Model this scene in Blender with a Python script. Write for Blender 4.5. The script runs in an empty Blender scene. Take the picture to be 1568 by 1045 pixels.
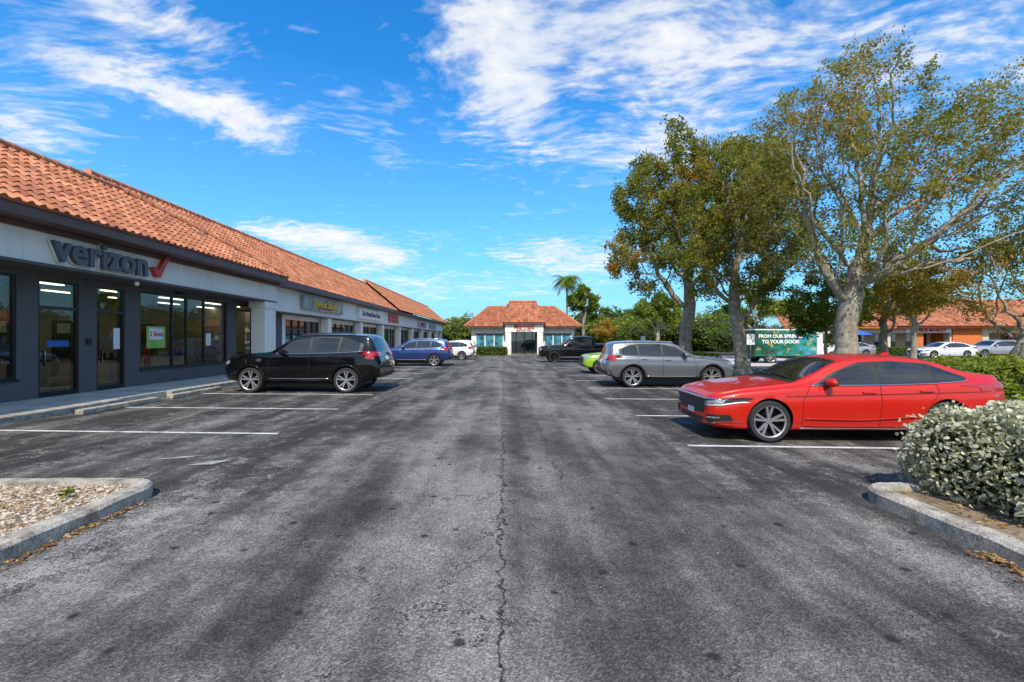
import bpy, bmesh, math, random
import numpy as np
from mathutils import Vector, Matrix
from mathutils.bvhtree import BVHTree
random.seed(7)
R = math.radians
scene = bpy.context.scene
scene.view_settings.view_transform = 'Standard'
scene.view_settings.look = 'None'
scene.view_settings.exposure = 0

# ------------------------------------------------------------------ nodes
class NT:
    def __init__(s, tree):
        s.t = tree
    def n(s, typ, ins=None, **props):
        nd = s.t.nodes.new(typ)
        for k, v in props.items():
            setattr(nd, k, v)
        if ins:
            for k, v in ins.items():
                s.set(nd.inputs[k], v)
        return nd
    def set(s, sock, v):
        if isinstance(v, bpy.types.NodeSocket):
            s.t.links.new(v, sock)
        else:
            sock.default_value = v
    def math(s, op, a, b=None, c=None, clamp=False):
        nd = s.n('ShaderNodeMath', operation=op, use_clamp=clamp)
        s.set(nd.inputs[0], a)
        if b is not None: s.set(nd.inputs[1], b)
        if c is not None: s.set(nd.inputs[2], c)
        return nd.outputs[0]
    def vmath(s, op, a, b):
        nd = s.n('ShaderNodeVectorMath', operation=op)
        s.set(nd.inputs[0], a); s.set(nd.inputs[1], b)
        return nd.outputs[0]
    def noise(s, vec, scale, detail=4, rough=.55, out=0, dist=0, dim='3D'):
        nd = s.n('ShaderNodeTexNoise', noise_dimensions=dim)
        for k, v in {'Scale': scale, 'Detail': detail, 'Roughness': rough, 'Distortion': dist}.items(): nd.inputs[k].default_value = v
        if vec is not None: s.set(nd.inputs['Vector'], vec)
        return nd.outputs[out]
    def ramp(s, fac, stops, interp='LINEAR'):
        nd = s.n('ShaderNodeValToRGB')
        cr = nd.color_ramp; cr.interpolation = interp
        while len(cr.elements) < len(stops): cr.elements.new(.5)
        for e, (p, c) in zip(cr.elements, stops):
            e.position = p
            e.color = (c, c, c, 1) if not isinstance(c, (tuple, list)) else (c[0], c[1], c[2], 1)
        s.set(nd.inputs[0], fac)
        return nd.outputs[0]
    def mix(s, fac, a, b, blend='MIX'):
        nd = s.n('ShaderNodeMix', data_type='RGBA', blend_type=blend)
        s.set(nd.inputs[0], fac)
        for i, v in ((6, a), (7, b)):
            if isinstance(v, (tuple, list)) and len(v) == 3: v = (*v, 1)
            if isinstance(v, (int, float)): v = (v, v, v, 1)
            s.set(nd.inputs[i], v)
        return nd.outputs[2]

def newmat(name):
    m = bpy.data.materials.new(name); m.use_nodes = True
    t = NT(m.node_tree)
    b = m.node_tree.nodes['Principled BSDF']
    return m, t, b

def pmat(name, c, rough=.5, metal=0, var=.12, scale=3, bump=0, bscale=40, coat=0, spec=.5, coords='pos', detail=2):
    m, t, b = newmat(name)
    p = t.n('ShaderNodeNewGeometry').outputs['Position'] if coords == 'pos' else t.n('ShaderNodeTexCoord').outputs['Object']
    nz = t.noise(p, scale, detail)
    lo = tuple(x*(1-var) for x in c); hi = tuple(min(1, x*(1+var)) for x in c)
    t.set(b.inputs['Base Color'], t.ramp(nz, [(.3, lo), (.7, hi)]))
    b.inputs['Roughness'].default_value = rough
    b.inputs['Metallic'].default_value = metal
    b.inputs['Specular IOR Level'].default_value = spec
    b.inputs['Coat Weight'].default_value = coat
    b.inputs['Coat Roughness'].default_value = .03
    if bump:
        bn = t.n('ShaderNodeBump', {'Strength': bump, 'Distance': .02, 'Height': t.noise(p, bscale, 3)})
        t.set(b.inputs['Normal'], bn.outputs[0])
    return m

# ------------------------------------------------------------------ mesh helpers
def link(ob, parent=None):
    scene.collection.objects.link(ob)
    if parent is not None: ob.parent = parent
    return ob
def empty(name, loc=(0, 0, 0), rotz=0):
    e = bpy.data.objects.new(name, None); e.location = loc; e.rotation_euler = (0, 0, rotz)
    e.empty_display_size = .3
    return link(e)
def mk(name, verts, faces, mats, midx=None, parent=None, smooth=False, sharp=None, attr=None):
    me = bpy.data.meshes.new(name)
    me.from_pydata(verts, [], faces)
    for m in (mats if isinstance(mats, (list, tuple)) else [mats]): me.materials.append(m)
    if midx is not None: me.polygons.foreach_set('material_index', midx)
    if smooth: me.polygons.foreach_set('use_smooth', [True]*len(me.polygons))
    if sharp is not None: me.set_sharp_from_angle(angle=sharp)
    if attr is not None:
        a = me.attributes.new('tint', 'FLOAT', 'FACE'); a.data.foreach_set('value', attr)
    me.update()
    return link(bpy.data.objects.new(name, me), parent)

class MB:
    def __init__(s): s.v = []; s.f = []; s.m = []
    def quad(s, pts, m=0):
        i = len(s.v); s.v += [tuple(p) for p in pts]; s.f.append(tuple(range(i, i+len(pts)))); s.m.append(m)
    def box(s, x0, x1, y0, y1, z0, z1, m=0, bev=0):
        if bev:
            bm = bmesh.new(); bmesh.ops.create_cube(bm, size=1)
            for v in bm.verts:
                v.co = Vector(((x0+x1)/2+v.co.x*(x1-x0), (y0+y1)/2+v.co.y*(y1-y0), (z0+z1)/2+v.co.z*(z1-z0)))
            bmesh.ops.bevel(bm, geom=bm.edges[:], offset=bev, segments=2, affect='EDGES', profile=.6)
            i = len(s.v)
            bm.verts.index_update()
            s.v += [tuple(v.co) for v in bm.verts]
            for f in bm.faces: s.f.append(tuple(i+v.index for v in f.verts)); s.m.append(m)
            bm.free(); return
        i = len(s.v)
        s.v += [(x0, y0, z0), (x1, y0, z0), (x1, y1, z0), (x0, y1, z0), (x0, y0, z1), (x1, y0, z1), (x1, y1, z1), (x0, y1, z1)]
        for f in ((0, 3, 2, 1), (4, 5, 6, 7), (0, 1, 5, 4), (1, 2, 6, 5), (2, 3, 7, 6), (3, 0, 4, 7)):
            s.f.append(tuple(i+k for k in f)); s.m.append(m)
    def cyl(s, p0, p1, r0, r1=None, n=12, m=0, cap=True):
        if r1 is None: r1 = r0
        p0 = Vector(p0); p1 = Vector(p1); d = (p1-p0).normalized()
        u = d.orthogonal().normalized(); w = d.cross(u)
        i = len(s.v)
        for p, r in ((p0, r0), (p1, r1)):
            for k in range(n):
                a = 2*math.pi*k/n
                s.v.append(tuple(p+u*(r*math.cos(a))+w*(r*math.sin(a))))
        for k in range(n):
            s.f.append((i+k, i+(k+1) % n, i+n+(k+1) % n, i+n+k)); s.m.append(m)
        if cap:
            s.f.append(tuple(i+n-1-k for k in range(n))); s.m.append(m)
            s.f.append(tuple(i+n+k for k in range(n))); s.m.append(m)
    def extrude_xz(s, prof, y0, y1, m=0):
        n = len(prof); i = len(s.v)
        s.v += [(x, y0, z) for x, z in prof]+[(x, y1, z) for x, z in prof]
        for k in range(n):
            s.f.append((i+k, i+(k+1) % n, i+n+(k+1) % n, i+n+k)); s.m.append(m)
        s.f.append(tuple(i+k for k in range(n))[::-1]); s.m.append(m)
        s.f.append(tuple(i+n+k for k in range(n))); s.m.append(m)
    def build(s, name, mats, parent=None, smooth=False, sharp=None):
        return mk(name, s.v, s.f, mats, s.m, parent, smooth, sharp)

def text(name, body, loc, rot, size, mat, parent=None, extrude=.02, offset=0, align='CENTER', sx=1):
    c = bpy.data.curves.new(name, 'FONT'); c.body = body; c.size = size; c.extrude = extrude; c.offset = offset
    c.align_x = align; c.align_y = 'CENTER'; c.resolution_u = 3
    c.materials.append(mat)
    o = bpy.data.objects.new(name, c); o.location = loc; o.rotation_euler = rot; o.scale = (sx, 1, 1)
    return link(o, parent)

# ------------------------------------------------------------------ camera
cam = bpy.data.cameras.new('camera'); cam.lens = 16; cam.sensor_width = 36; cam.clip_end = 3000; cam.clip_start = .05
cam.shift_x = 12/1568; cam.shift_y = -2.5/1568
co = link(bpy.data.objects.new('camera', cam)); co.location = (0, 0, 1.65); co.rotation_euler = (R(90), 0, 0)
scene.camera = co

# ------------------------------------------------------------------ light
sdir = Vector((-.05, -.78, .92)).normalized()
sl = bpy.data.lights.new('sun', 'SUN'); sl.energy = 5.0; sl.angle = R(.5); sl.color = (1, .92, .80)
so = link(bpy.data.objects.new('sun', sl)); so.rotation_euler = sdir.to_track_quat('Z', 'Y').to_euler(); so.location = (0, 0, 40)

w = bpy.data.worlds.new('World'); scene.world = w; w.use_nodes = True
t = NT(w.node_tree)
for nd in list(w.node_tree.nodes): w.node_tree.nodes.remove(nd)
sky = t.n('ShaderNodeTexSky', sky_type='NISHITA', sun_disc=False)
sky.sun_elevation = math.asin(sdir.z); sky.sun_rotation = math.atan2(sdir.x, sdir.y)
sky.air_density = 1.1; sky.dust_density = .3; sky.ozone_density = 2.5
tc = t.n('ShaderNodeTexCoord').outputs['Generated']
sx = t.n('ShaderNodeSeparateXYZ', {0: tc})
X, Y, Z = sx.outputs
hs = t.n('ShaderNodeHueSaturation', {'Hue': .49, 'Saturation': 1.3, 'Value': 1.0, 'Color': sky.outputs[0]})
skyc = t.mix(1.0, hs.outputs[0], (.50, 1.22, 1.68), 'MULTIPLY')
az = t.math('ARCTAN2', X, Y); el = t.math('ARCSINE', Z)
zz = t.math('ADD', t.math('MAXIMUM', Z, 0), .07)
pl = t.n('ShaderNodeCombineXYZ', {0: t.math('DIVIDE', X, zz), 1: t.math('DIVIDE', Y, zz), 2: 0}).outputs[0]
warp = t.noise(pl, 1.3, 1, .5, out=1)
plw = t.vmath('ADD', pl, t.vmath('MULTIPLY', warp, (.45, .45, 0)))
n1 = t.noise(plw, 1.9, 5, .6)
mp = t.n('ShaderNodeMapping', {'Vector': plw, 'Rotation': (0, 0, R(24)), 'Scale': (8.5, 15, 1)}).outputs[0]
n2 = t.noise(mp, 1.0, 3, .62)
blobs = [(760, 40, 85, 60, .22), (790, 165, 50, 45, .24), (960, 40, 110, 45, .19), (985, 235, 110, 28, .17), (1150, 110, 150, 60, .18),
         (1450, 70, 160, 60, .17), (170, 8, 160, 24, .22), (120, 90, 110, 28, .22), (345, 168, 80, 18, .23), (410, 212, 40, 14, .22),
         (40, 200, 80, 45, .24), (540, 155, 40, 22, .13), (590, 240, 24, 14, .15), (475, 362, 80, 13, .30), (570, 392, 50, 16, .26),
         (845, 385, 60, 16, .2), (900, 400, 60, 22, .16), (650, 442, 190, 15, .17)]
acc = None
for px, py, bx, by, amp in blobs:
    a0 = math.atan((px-772)/697); e0 = math.atan((520-py)/697*math.cos(a0))
    ax = bx/697*math.cos(a0)**2*1.1; ey = by/697*math.cos(a0)*math.cos(e0)*1.1
    da = t.math('MULTIPLY_ADD', az, 1/ax, -a0/ax)
    de = t.math('MULTIPLY_ADD', el, 1/ey, -e0/ey)
    q = t.math('MULTIPLY_ADD', da, da, t.math('MULTIPLY', de, de))
    g = t.math('DIVIDE', amp, t.math('MULTIPLY_ADD', q, t.math('MULTIPLY_ADD', q, .25, .35), 1.0))
    acc = g if acc is None else t.math('ADD', acc, g)
acc = t.math('MINIMUM', acc, .34)
# added cloud in the unseen sky behind the camera, whitens and lifts ambient light
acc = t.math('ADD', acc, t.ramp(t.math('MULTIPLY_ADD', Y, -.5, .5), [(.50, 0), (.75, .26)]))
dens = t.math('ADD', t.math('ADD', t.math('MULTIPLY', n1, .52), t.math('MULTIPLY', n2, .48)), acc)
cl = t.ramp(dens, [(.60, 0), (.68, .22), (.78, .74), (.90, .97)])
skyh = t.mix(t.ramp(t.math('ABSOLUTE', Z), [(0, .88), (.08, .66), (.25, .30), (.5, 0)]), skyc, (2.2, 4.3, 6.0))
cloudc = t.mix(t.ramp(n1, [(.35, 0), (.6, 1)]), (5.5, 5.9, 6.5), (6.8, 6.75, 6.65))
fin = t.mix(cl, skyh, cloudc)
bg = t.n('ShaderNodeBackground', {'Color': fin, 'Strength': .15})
o = t.n('ShaderNodeOutputWorld', {'Surface': bg.outputs[0]})

# ------------------------------------------------------------------ materials
M = {}
def asphalt():
    m, t, b = newmat('asphalt_worn')
    P = t.n('ShaderNodeNewGeometry').outputs['Position']
    D2 = '2D'
    s = t.n('ShaderNodeSeparateXYZ', {0: P}); x, y = s.outputs[0], s.outputs[1]
    big = t.noise(P, .5, 4, .65, dim=D2)
    mid = t.noise(P, 2.6, 5, .68, dim=D2)
    st = t.noise(t.vmath('MULTIPLY', P, (1.6, .16, 1)), 1.0, 4, .6, dim=D2)
    vg = t.n('ShaderNodeTexVoronoi', {'Vector': P, 'Scale': 95.0}, voronoi_dimensions=D2)
    gsep = t.n('ShaderNodeSeparateXYZ', {0: vg.outputs['Color']}).outputs[0]
    f2 = t.noise(P, 260, 1, .6, dim=D2)
    ax = t.math('ABSOLUTE', t.math('ADD', t.math('ADD', x, .1), t.math('MULTIPLY', t.math('SUBTRACT', mid, .5), 2.0)))
    cen = t.ramp(t.math('DIVIDE', ax, 6), [(.12, 1), (.36, .7), (.62, .08)])
    v = t.math('ADD', t.math('MULTIPLY', cen, .38), t.math('MULTIPLY', t.math('SUBTRACT', big, .5), 1.7))
    v = t.math('ADD', v, t.math('MULTIPLY', t.math('SUBTRACT', st, .5), 1.6))
    v = t.math('ADD', v, t.math('MULTIPLY', t.math('SUBTRACT', mid, .5), .85))
    near = t.ramp(t.math('DIVIDE', y, 10), [(.25, .10), (.7, 0)])
    v = t.math('ADD', t.math('ADD', v, near), .21)
    base = t.ramp(v, [(0, (.045, .042, .038)), (.3, (.080, .075, .068)), (.6, (.138, .129, .116)), (1, (.225, .212, .190))])
    sp = t.ramp(t.math('ADD', t.math('MULTIPLY', gsep, .55), t.math('MULTIPLY', f2, .45)), [(.15, .42), (.5, .92), (.72, 1.35), (.84, 2.2)])
    col = t.mix(1, base, sp, 'MULTIPLY')
    wv = t.vmath('ADD', P, t.vmath('MULTIPLY', t.noise(P, 1.7, 5, .78, out=1, dim=D2), (1.1, 1.1, 0)))
    v2 = t.n('ShaderNodeTexVoronoi', {'Vector': wv, 'Scale': .55}, feature='DISTANCE_TO_EDGE', voronoi_dimensions=D2)
    ck = t.math('MULTIPLY', t.ramp(v2.outputs['Distance'], [(.0025, 1), (.0085, 0)]), t.ramp(t.math('ADD', t.math('MULTIPLY', mid, .4), t.math('MULTIPLY', big, .6)), [(.42, .0), (.50, 1)]))
    v3 = t.n('ShaderNodeTexVoronoi', {'Vector': wv, 'Scale': 2.2}, feature='DISTANCE_TO_EDGE', voronoi_dimensions=D2)
    crk = t.ramp(v3.outputs['Distance'], [(.012, 1), (.05, 0)])
    ck2 = t.math('MULTIPLY', crk, t.ramp(t.math('ADD', t.math('MULTIPLY', mid, .45), t.math('MULTIPLY', st, .55)), [(.46, 0), (.55, .85)]))
    wob = t.math('MULTIPLY', t.math('SUBTRACT', mid, .5), .30)
    for x0, wd in ((-.02, .014), (.66, .011)):
        d = t.math('ABSOLUTE', t.math('SUBTRACT', t.math('ADD', x, wob), x0))
        ck = t.math('MAXIMUM', ck, t.math('MULTIPLY', t.ramp(d, [(.004, .9), (wd, 0)]), t.ramp(big if x0 > 0 else st, [(.42, .0), (.48, 1)])))
    col = t.mix(ck, col, (.016, .016, .015))
    side = t.ramp(t.math('DIVIDE', t.math('ABSOLUTE', x), 6), [(.28, 0), (.42, .95)])
    col = t.mix(t.math('MULTIPLY', ck2, side), col, (.33, .305, .27))
    scr = t.math('MULTIPLY', t.ramp(t.math('ABSOLUTE', t.math('ADD', x, 3.32)), [(.05, 1), (.32, 0)]), t.ramp(t.math('DIVIDE', y, 10), [(.49, 1), (.56, 0)]))
    scr = t.math('MULTIPLY', scr, t.ramp(t.math('ADD', t.math('MULTIPLY', mid, .6), t.math('MULTIPLY', gsep, .25)), [(.36, 0), (.50, .9)]))
    col = t.mix(scr, col, (.36, .34, .30))
    v4 = t.n('ShaderNodeTexVoronoi', {'Vector': P, 'Scale': 1.3}, voronoi_dimensions=D2)
    oil = t.ramp(t.math('ADD', v4.outputs['Distance'], t.math('MULTIPLY', t.math('SUBTRACT', mid, .5), .10)), [(.025, .85), (.05, 0)])
    col = t.mix(oil, col, (.022, .021, .02))
    t.set(b.inputs['Base Color'], col)
    b.inputs['Roughness'].default_value = .9; b.inputs['Specular IOR Level'].default_value = .2
    bn = t.n('ShaderNodeBump', {'Strength': .45, 'Distance': .01, 'Height': vg.outputs['Distance']}); t.set(b.inputs['Normal'], bn.outputs[0])
    return m
M['asphalt'] = asphalt()
def paint_mat():
    m, t, b = newmat('worn_white_paint')
    P = t.n('ShaderNodeNewGeometry').outputs['Position']
    a = t.math('ADD', t.math('MULTIPLY', t.noise(P, 3, 4, .7), .5), t.math('MULTIPLY', t.noise(P, 60, 2, .7), .5))
    col = t.ramp(a, [(.39, (.12, .115, .11)), (.45, (.5, .49, .47)), (.58, (.74, .73, .70))])
    t.set(b.inputs['Base Color'], col); b.inputs['Roughness'].default_value = .7
    return m
M['paint'] = paint_mat()
def faded_mat():
    m, t, b = newmat('faded_paint')
    P = t.n('ShaderNodeNewGeometry').outputs['Position']
    a = t.math('ADD', t.math('MULTIPLY', t.noise(P, 5, 5, .7), .5), t.math('MULTIPLY', t.noise(P, 60, 3, .7), .5))
    t.set(b.inputs['Base Color'], t.ramp(a, [(.40, (.10, .098, .092)), (.48, (.28, .27, .25)), (.62, (.55, .54, .50))])); b.inputs['Roughness'].default_value = .8
    return m
M['faded'] = faded_mat()
M['grass'] = pmat('grass_ground', (.085, .10, .035), .9, var=.5, scale=1.2, bump=.6, bscale=25, detail=6)
M['mulch'] = pmat('mulch_ground', (.22, .165, .10), .95, var=.45, scale=6, bump=.8, bscale=45, detail=6)
M['concrete'] = pmat('concrete', (.56, .51, .43), .85, var=.22, scale=2.5, bump=.3, bscale=60, detail=6)
def kerb_mat():
    m, t, b = newmat('kerb_concrete')
    P = t.n('ShaderNodeNewGeometry').outputs['Position']
    a = t.noise(P, 5, 6, .72); c = t.noise(P, 70, 3, .65)
    col = t.ramp(a, [(.32, (.19, .165, .13)), (.5, (.44, .395, .32)), (.68, (.62, .56, .46))])
    col = t.mix(1, col, t.ramp(c, [(.35, .5), (.55, 1.1)]), 'MULTIPLY')
    t.set(b.inputs['Base Color'], col); b.inputs['Roughness'].default_value = .9
    bn = t.n('ShaderNodeBump', {'Strength': .8, 'Distance': .012, 'Height': c}); t.set(b.inputs['Normal'], bn.outputs[0])
    return m
M['kerb'] = kerb_mat()
def stucco(name, c):
    m, t, b = newmat(name)
    P = t.n('ShaderNodeNewGeometry').outputs['Position']
    a = t.noise(P, .8, 4, .6); s = t.noise(t.vmath('MULTIPLY', P, (6, 6, .6)), 1, 4, .6)
    col = t.mix(t.ramp(t.math('MULTIPLY', a, s), [(.2, 0), (.36, .38)]), (*c, 1), tuple(k*.70 for k in c))
    t.set(b.inputs['Base Color'], col); b.inputs['Roughness'].default_value = .85
    bn = t.n('ShaderNodeBump', {'Strength': .25, 'Distance': .01, 'Height': t.noise(P, 50, 3)}); t.set(b.inputs['Normal'], bn.outputs[0])
    return m
M['white'] = stucco('white_stucco', (.90, .86, .78))
M['cream'] = stucco('cream_stucco', (.66, .55, .40))
M['orange'] = stucco('orange_stucco', (.66, .17, .04))
M['dgrey'] = stucco('dark_grey_stucco', (.115, .11, .108))
M['brown'] = pmat('brown_fascia', (.14, .075, .065), .55, var=.15)
M['black'] = pmat('black_frame', (.014, .014, .015), .35)
M['bplastic'] = pmat('black_plastic', (.02, .02, .021), .5, coords='obj')
def tile_mat():
    m, t, b = newmat('terracotta_tile')
    P = t.n('ShaderNodeNewGeometry').outputs['Position']
    at = t.n('ShaderNodeAttribute', attribute_name='tint').outputs['Fac']
    col = t.ramp(at, [(0, (.27, .085, .04)), (.5, (.47, .165, .072)), (1, (.62, .27, .135))])
    col = t.mix(t.ramp(t.noise(P, 1.1, 5, .65), [(.46, 0), (.72, .55)]), col, (.16, .08, .05))
    t.set(b.inputs['Base Color'], col); b.inputs['Roughness'].default_value = .8
    return m
M['tile'] = tile_mat()
def glassmat(name, c=(.012, .015, .018), rough=.02, spec=1.0):
    m, t, b = newmat(name)
    P = t.n('ShaderNodeNewGeometry').outputs['Position']
    t.set(b.inputs['Base Color'], t.ramp(t.noise(P, .9, 2), [(.35, tuple(k*.6 for k in c)), (.7, tuple(k*1.8 for k in c))]))
    b.inputs['Roughness'].default_value = rough; b.inputs['Specular IOR Level'].default_value = spec
    return m
def shopglass():
    m, t, b = newmat('shop_glass')
    P = t.n('ShaderNodeNewGeometry').outputs['Position']
    t.set(b.inputs['Base Color'], t.ramp(t.noise(P, .7, 2), [(.3, (.015, .028, .028)), (.7, (.04, .06, .058))]))
    b.inputs['Roughness'].default_value = .015; b.inputs['Specular IOR Level'].default_value = 1
    b.inputs['IOR'].default_value = 1.7
    return m
M['shopglass'] = shopglass()
def clearglass():
    m = bpy.data.materials.new('clear_shop_glass'); m.use_nodes = True
    t = NT(m.node_tree); m.node_tree.nodes.remove(m.node_tree.nodes['Principled BSDF'])
    P = t.n('ShaderNodeNewGeometry').outputs['Position']
    bn = t.n('ShaderNodeBump', {'Strength': .02, 'Distance': .05, 'Height': t.noise(P, .8, 1)})
    fr = t.n('ShaderNodeFresnel', {'IOR': 1.75, 'Normal': bn.outputs[0]})
    tr = t.n('ShaderNodeBsdfTransparent', {'Color': (.55, .66, .62, 1)})
    gl = t.n('ShaderNodeBsdfGlossy', {'Color': (.9, .95, .95, 1), 'Roughness': .01, 'Normal': bn.outputs[0]})
    mx = t.n('ShaderNodeMixShader', {0: fr.outputs[0], 1: tr.outputs[0], 2: gl.outputs[0]})
    out = [n for n in t.t.nodes if n.type == 'OUTPUT_MATERIAL'][0]
    t.set(out.inputs[0], mx.outputs[0])
    return m
M['clearglass'] = clearglass()
M['carglass'] = glassmat('car_glass', (.014, .017, .018), .02, .9)
M['tyre'] = pmat('tyre_rubber', (.022, .022, .022), .8, coords='obj', bump=.2)
M['rim'] = pmat('alloy_rim', (.40, .405, .415), .28, .6, var=.06, coords='obj')
M['rimdark'] = pmat('dark_rim', (.03, .03, .032), .3, .6, coords='obj')
M['chrome'] = pmat('chrome', (.75, .76, .78), .12, 1, var=.03, coords='obj')
M['lamp'] = pmat('headlamp_lens', (.45, .48, .52), .08, .5, coat=1, scale=30, var=.6, coords='obj')
M['tail'] = pmat('tail_lamp', (.38, .008, .01), .12, coat=1, coords='obj')
M['plate'] = pmat('number_plate', (.7, .72, .7), .4, coords='obj')
M['seam'] = pmat('panel_gap', (.006, .006, .006), .8, coords='obj')
def carpaint(name, c, metal=.35, rough=.3, dust=.03, coat=1.0, spec=.5):
    m, t, b = newmat(name)
    P = t.n('ShaderNodeTexCoord').outputs['Object']
    dn = t.noise(P, 2.0, 3)
    col = t.mix(t.ramp(dn, [(.45, 0), (.8, dust)]), (*c, 1), (.3, .28, .25))
    t.set(b.inputs['Base Color'], col)
    b.inputs['Metallic'].default_value = metal; b.inputs['Roughness'].default_value = rough
    b.inputs['Specular IOR Level'].default_value = spec
    b.inputs['Coat Weight'].default_value = coat; b.inputs['Coat Roughness'].default_value = .025
    return m
def leafmat(name, stops, trans=.35):
    m = bpy.data.materials.new(name); m.use_nodes = True
    t = NT(m.node_tree); m.node_tree.nodes.remove(m.node_tree.nodes['Principled BSDF'])
    at = t.n('ShaderNodeAttribute', attribute_name='tint').outputs['Fac']
    col = t.ramp(at, stops)
    df = t.n('ShaderNodeBsdfDiffuse', {'Color': col})
    tr = t.n('ShaderNodeBsdfTranslucent', {'Color': t.mix(1, col, (1.4, 1.45, .8), 'MULTIPLY')})
    mx = t.n('ShaderNodeMixShader', {0: trans, 1: df.outputs[0], 2: tr.outputs[0]})
    out = [n for n in t.t.nodes if n.type == 'OUTPUT_MATERIAL'][0]
    t.set(out.inputs[0], mx.outputs[0])
    return m
M['oak'] = leafmat('oak_leaves', [(0, (.085, .105, .022)), (.4, (.18, .195, .042)), (.75, (.29, .265, .06)), (.9, (.42, .26, .06)), (1, (.42, .20, .06))], .4)
M['oakgold'] = leafmat('golden_leaves', [(0, (.13, .12, .03)), (.5, (.34, .27, .045)), (1, (.50, .29, .055))])
M['green'] = leafmat('green_leaves', [(0, (.03, .06, .012)), (.5, (.09, .15, .03)), (1, (.20, .26, .05))])
M['bright'] = leafmat('bright_leaves', [(0, (.06, .09, .015)), (.5, (.17, .23, .035)), (1, (.34, .35, .07))])
M['silver'] = leafmat('silver_buttonwood_leaves', [(0, (.11, .12, .065)), (.35, (.28, .29, .18)), (.75, (.50, .49, .35)), (1, (.68, .66, .52))], .2)
M['litter'] = leafmat('leaf_litter', [(0, (.16, .06, .02)), (.5, (.38, .18, .05)), (1, (.5, .36, .16))], .1)
M['bark'] = pmat('grey_bark', (.31, .27, .21), .9, var=.4, scale=6, bump=.9, bscale=22, detail=4)
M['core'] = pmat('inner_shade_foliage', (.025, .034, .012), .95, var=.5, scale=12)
M['palmtrunk'] = pmat('palm_trunk', (.22, .19, .15), .9, var=.3, scale=5)

# ------------------------------------------------------------------ ground
def sheet(name, x0, x1, y0, y1, z, mat, n=1):
    return mk(name, [(x0, y0, z), (x1, y0, z), (x1, y1, z), (x0, y1, z)], [(0, 1, 2, 3)], mat)
sheet('ground', -900, 900, -300, 1500, -.012, M['grass'])
sheet('asphalt_lot', -10.3, 120, -40, 110, -.004, M['asphalt'])
def stripe(x0, x1, y, wd=.10, ang=3.2, mb=None):
    tt = math.tan(R(ang)); z = .004
    xr = 2.85 if x0 > 0 else -3.9
    f = lambda x, dy: (x, y-(x-xr)*tt+dy, z)
    mb.quad([f(x0, -wd/2), f(x1, -wd/2), f(x1, wd/2), f(x0, wd/2)])
mb = MB()
for i in range(12):
    stripe(2.85, 8.1, 7.06+2.78*i, mb=mb)
for i in range(22):
    stripe(-9.6, -3.95+.02*i, 7.95+2.8*i, mb=mb)
mb.build('parking_lines', M['paint'])
mb = MB()
mb.quad([(-4.85, 6.22, .004), (-4.5, 6.42, .004), (-4.22, 6.48, .004), (-4.5, 6.30, .004)])
mb.quad([(-4.15, 5.95, .004), (-3.85, 6.0, .004), (-3.72, 6.22, .004), (-3.95, 6.18, .004)])
mb.build('faded_arrow_marking', M['faded'])

def rounded_corner_poly(xc, yc, sx, x_far, y_near, r, n=8):
    pts = [(xc, y_near)]
    for k in range(n+1):
        a = math.pi/2*k/n
        pts.append((xc+sx*(r-r*math.cos(a)), yc-r+r*math.sin(a)))
    pts.append((x_far, yc)); pts.append((x_far, y_near))
    return pts
def island(name, xc, yc, sx, x_far, y_near, r, fill, kw=.17, h=.135):
    par = empty(name)
    b = .03
    polys = [rounded_corner_poly(xc, yc, sx, x_far, y_near, r), rounded_corner_poly(xc+sx*b, yc-b, sx, x_far, y_near, max(r-b, .04)),
             rounded_corner_poly(xc+sx*kw, yc-kw, sx, x_far, y_near, max(r-kw, .04))]
    rg = random.Random(4)
    def subdiv(P):
        out = []
        P = P[:-1]
        for i in range(len(P)-1):
            a, c = P[i], P[i+1]; k = 40 if i in (0, len(P)-2) else 1
            for q in range(k): out.append((a[0]+(c[0]-a[0])*q/k, a[1]+(c[1]-a[1])*q/k))
        out.append(P[-1]); return out
    S_ = [subdiv(p) for p in polys]; n = len(S_[0])
    jit = [rg.gauss(0, .004) for _ in range(n)]; jz = [rg.gauss(0, .004) for _ in range(n)]
    v = []; f = []
    for pi, z in ((0, 0), (0, h-b), (1, h), (2, h), (2, h-.08)):
        for k, (x, y) in enumerate(S_[pi]): v.append((x+jit[k], y+jit[k], z+(jz[k] if z > 0 else -.01)))
    for j in range(4):
        for k in range(n-1):
            f.append((j*n+k, j*n+k+1, (j+1)*n+k+1, (j+1)*n+k))
    mk('kerb', v, f, M['kerb'], parent=par)
    fv = [(x, y, h-.045) for x, y in polys[2]]
    mk('fill', fv, [tuple(range(len(fv)))], fill, parent=par)
    return par
li = island('kerb_island', -3.68, 5.0, -1, -14, -6, .35, M['mulch'])
ri = island('kerb_island', 3.72, 4.85, 1, 16, -6, .3, M['mulch'])

def stones(name, n, x0, x1, y0, y1, z, s0, s1, mat, parent=None, seed=1):
    rg = np.random.RandomState(seed)
    base = np.array([(1, 0, 0), (0, 1, 0), (-1, 0, 0), (0, -1, 0), (0, 0, .7), (0, 0, -.7)], float)
    fc = [(0, 1, 4), (1, 2, 4), (2, 3, 4), (3, 0, 4), (1, 0, 5), (2, 1, 5), (3, 2, 5), (0, 3, 5)]
    V = []; F = []; A = []
    for i in range(n):
        s = rg.uniform(s0, s1); a = rg.uniform(0, 6.28)
        b = base*(s*rg.uniform(.7, 1.3, (6, 1)))
        c, d = math.cos(a), math.sin(a)
        p = np.stack([b[:, 0]*c-b[:, 1]*d*.7, b[:, 0]*d+b[:, 1]*c*.7, b[:, 2]*.7], 1)+[rg.uniform(x0, x1), rg.uniform(y0, y1), z+s*.25]
        k = len(V); V += p.tolist(); F += [tuple(k+q for q in ff) for ff in fc]; A += [rg.rand()]*8
    return mk(name, V, F, mat, parent=parent, attr=A)
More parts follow.
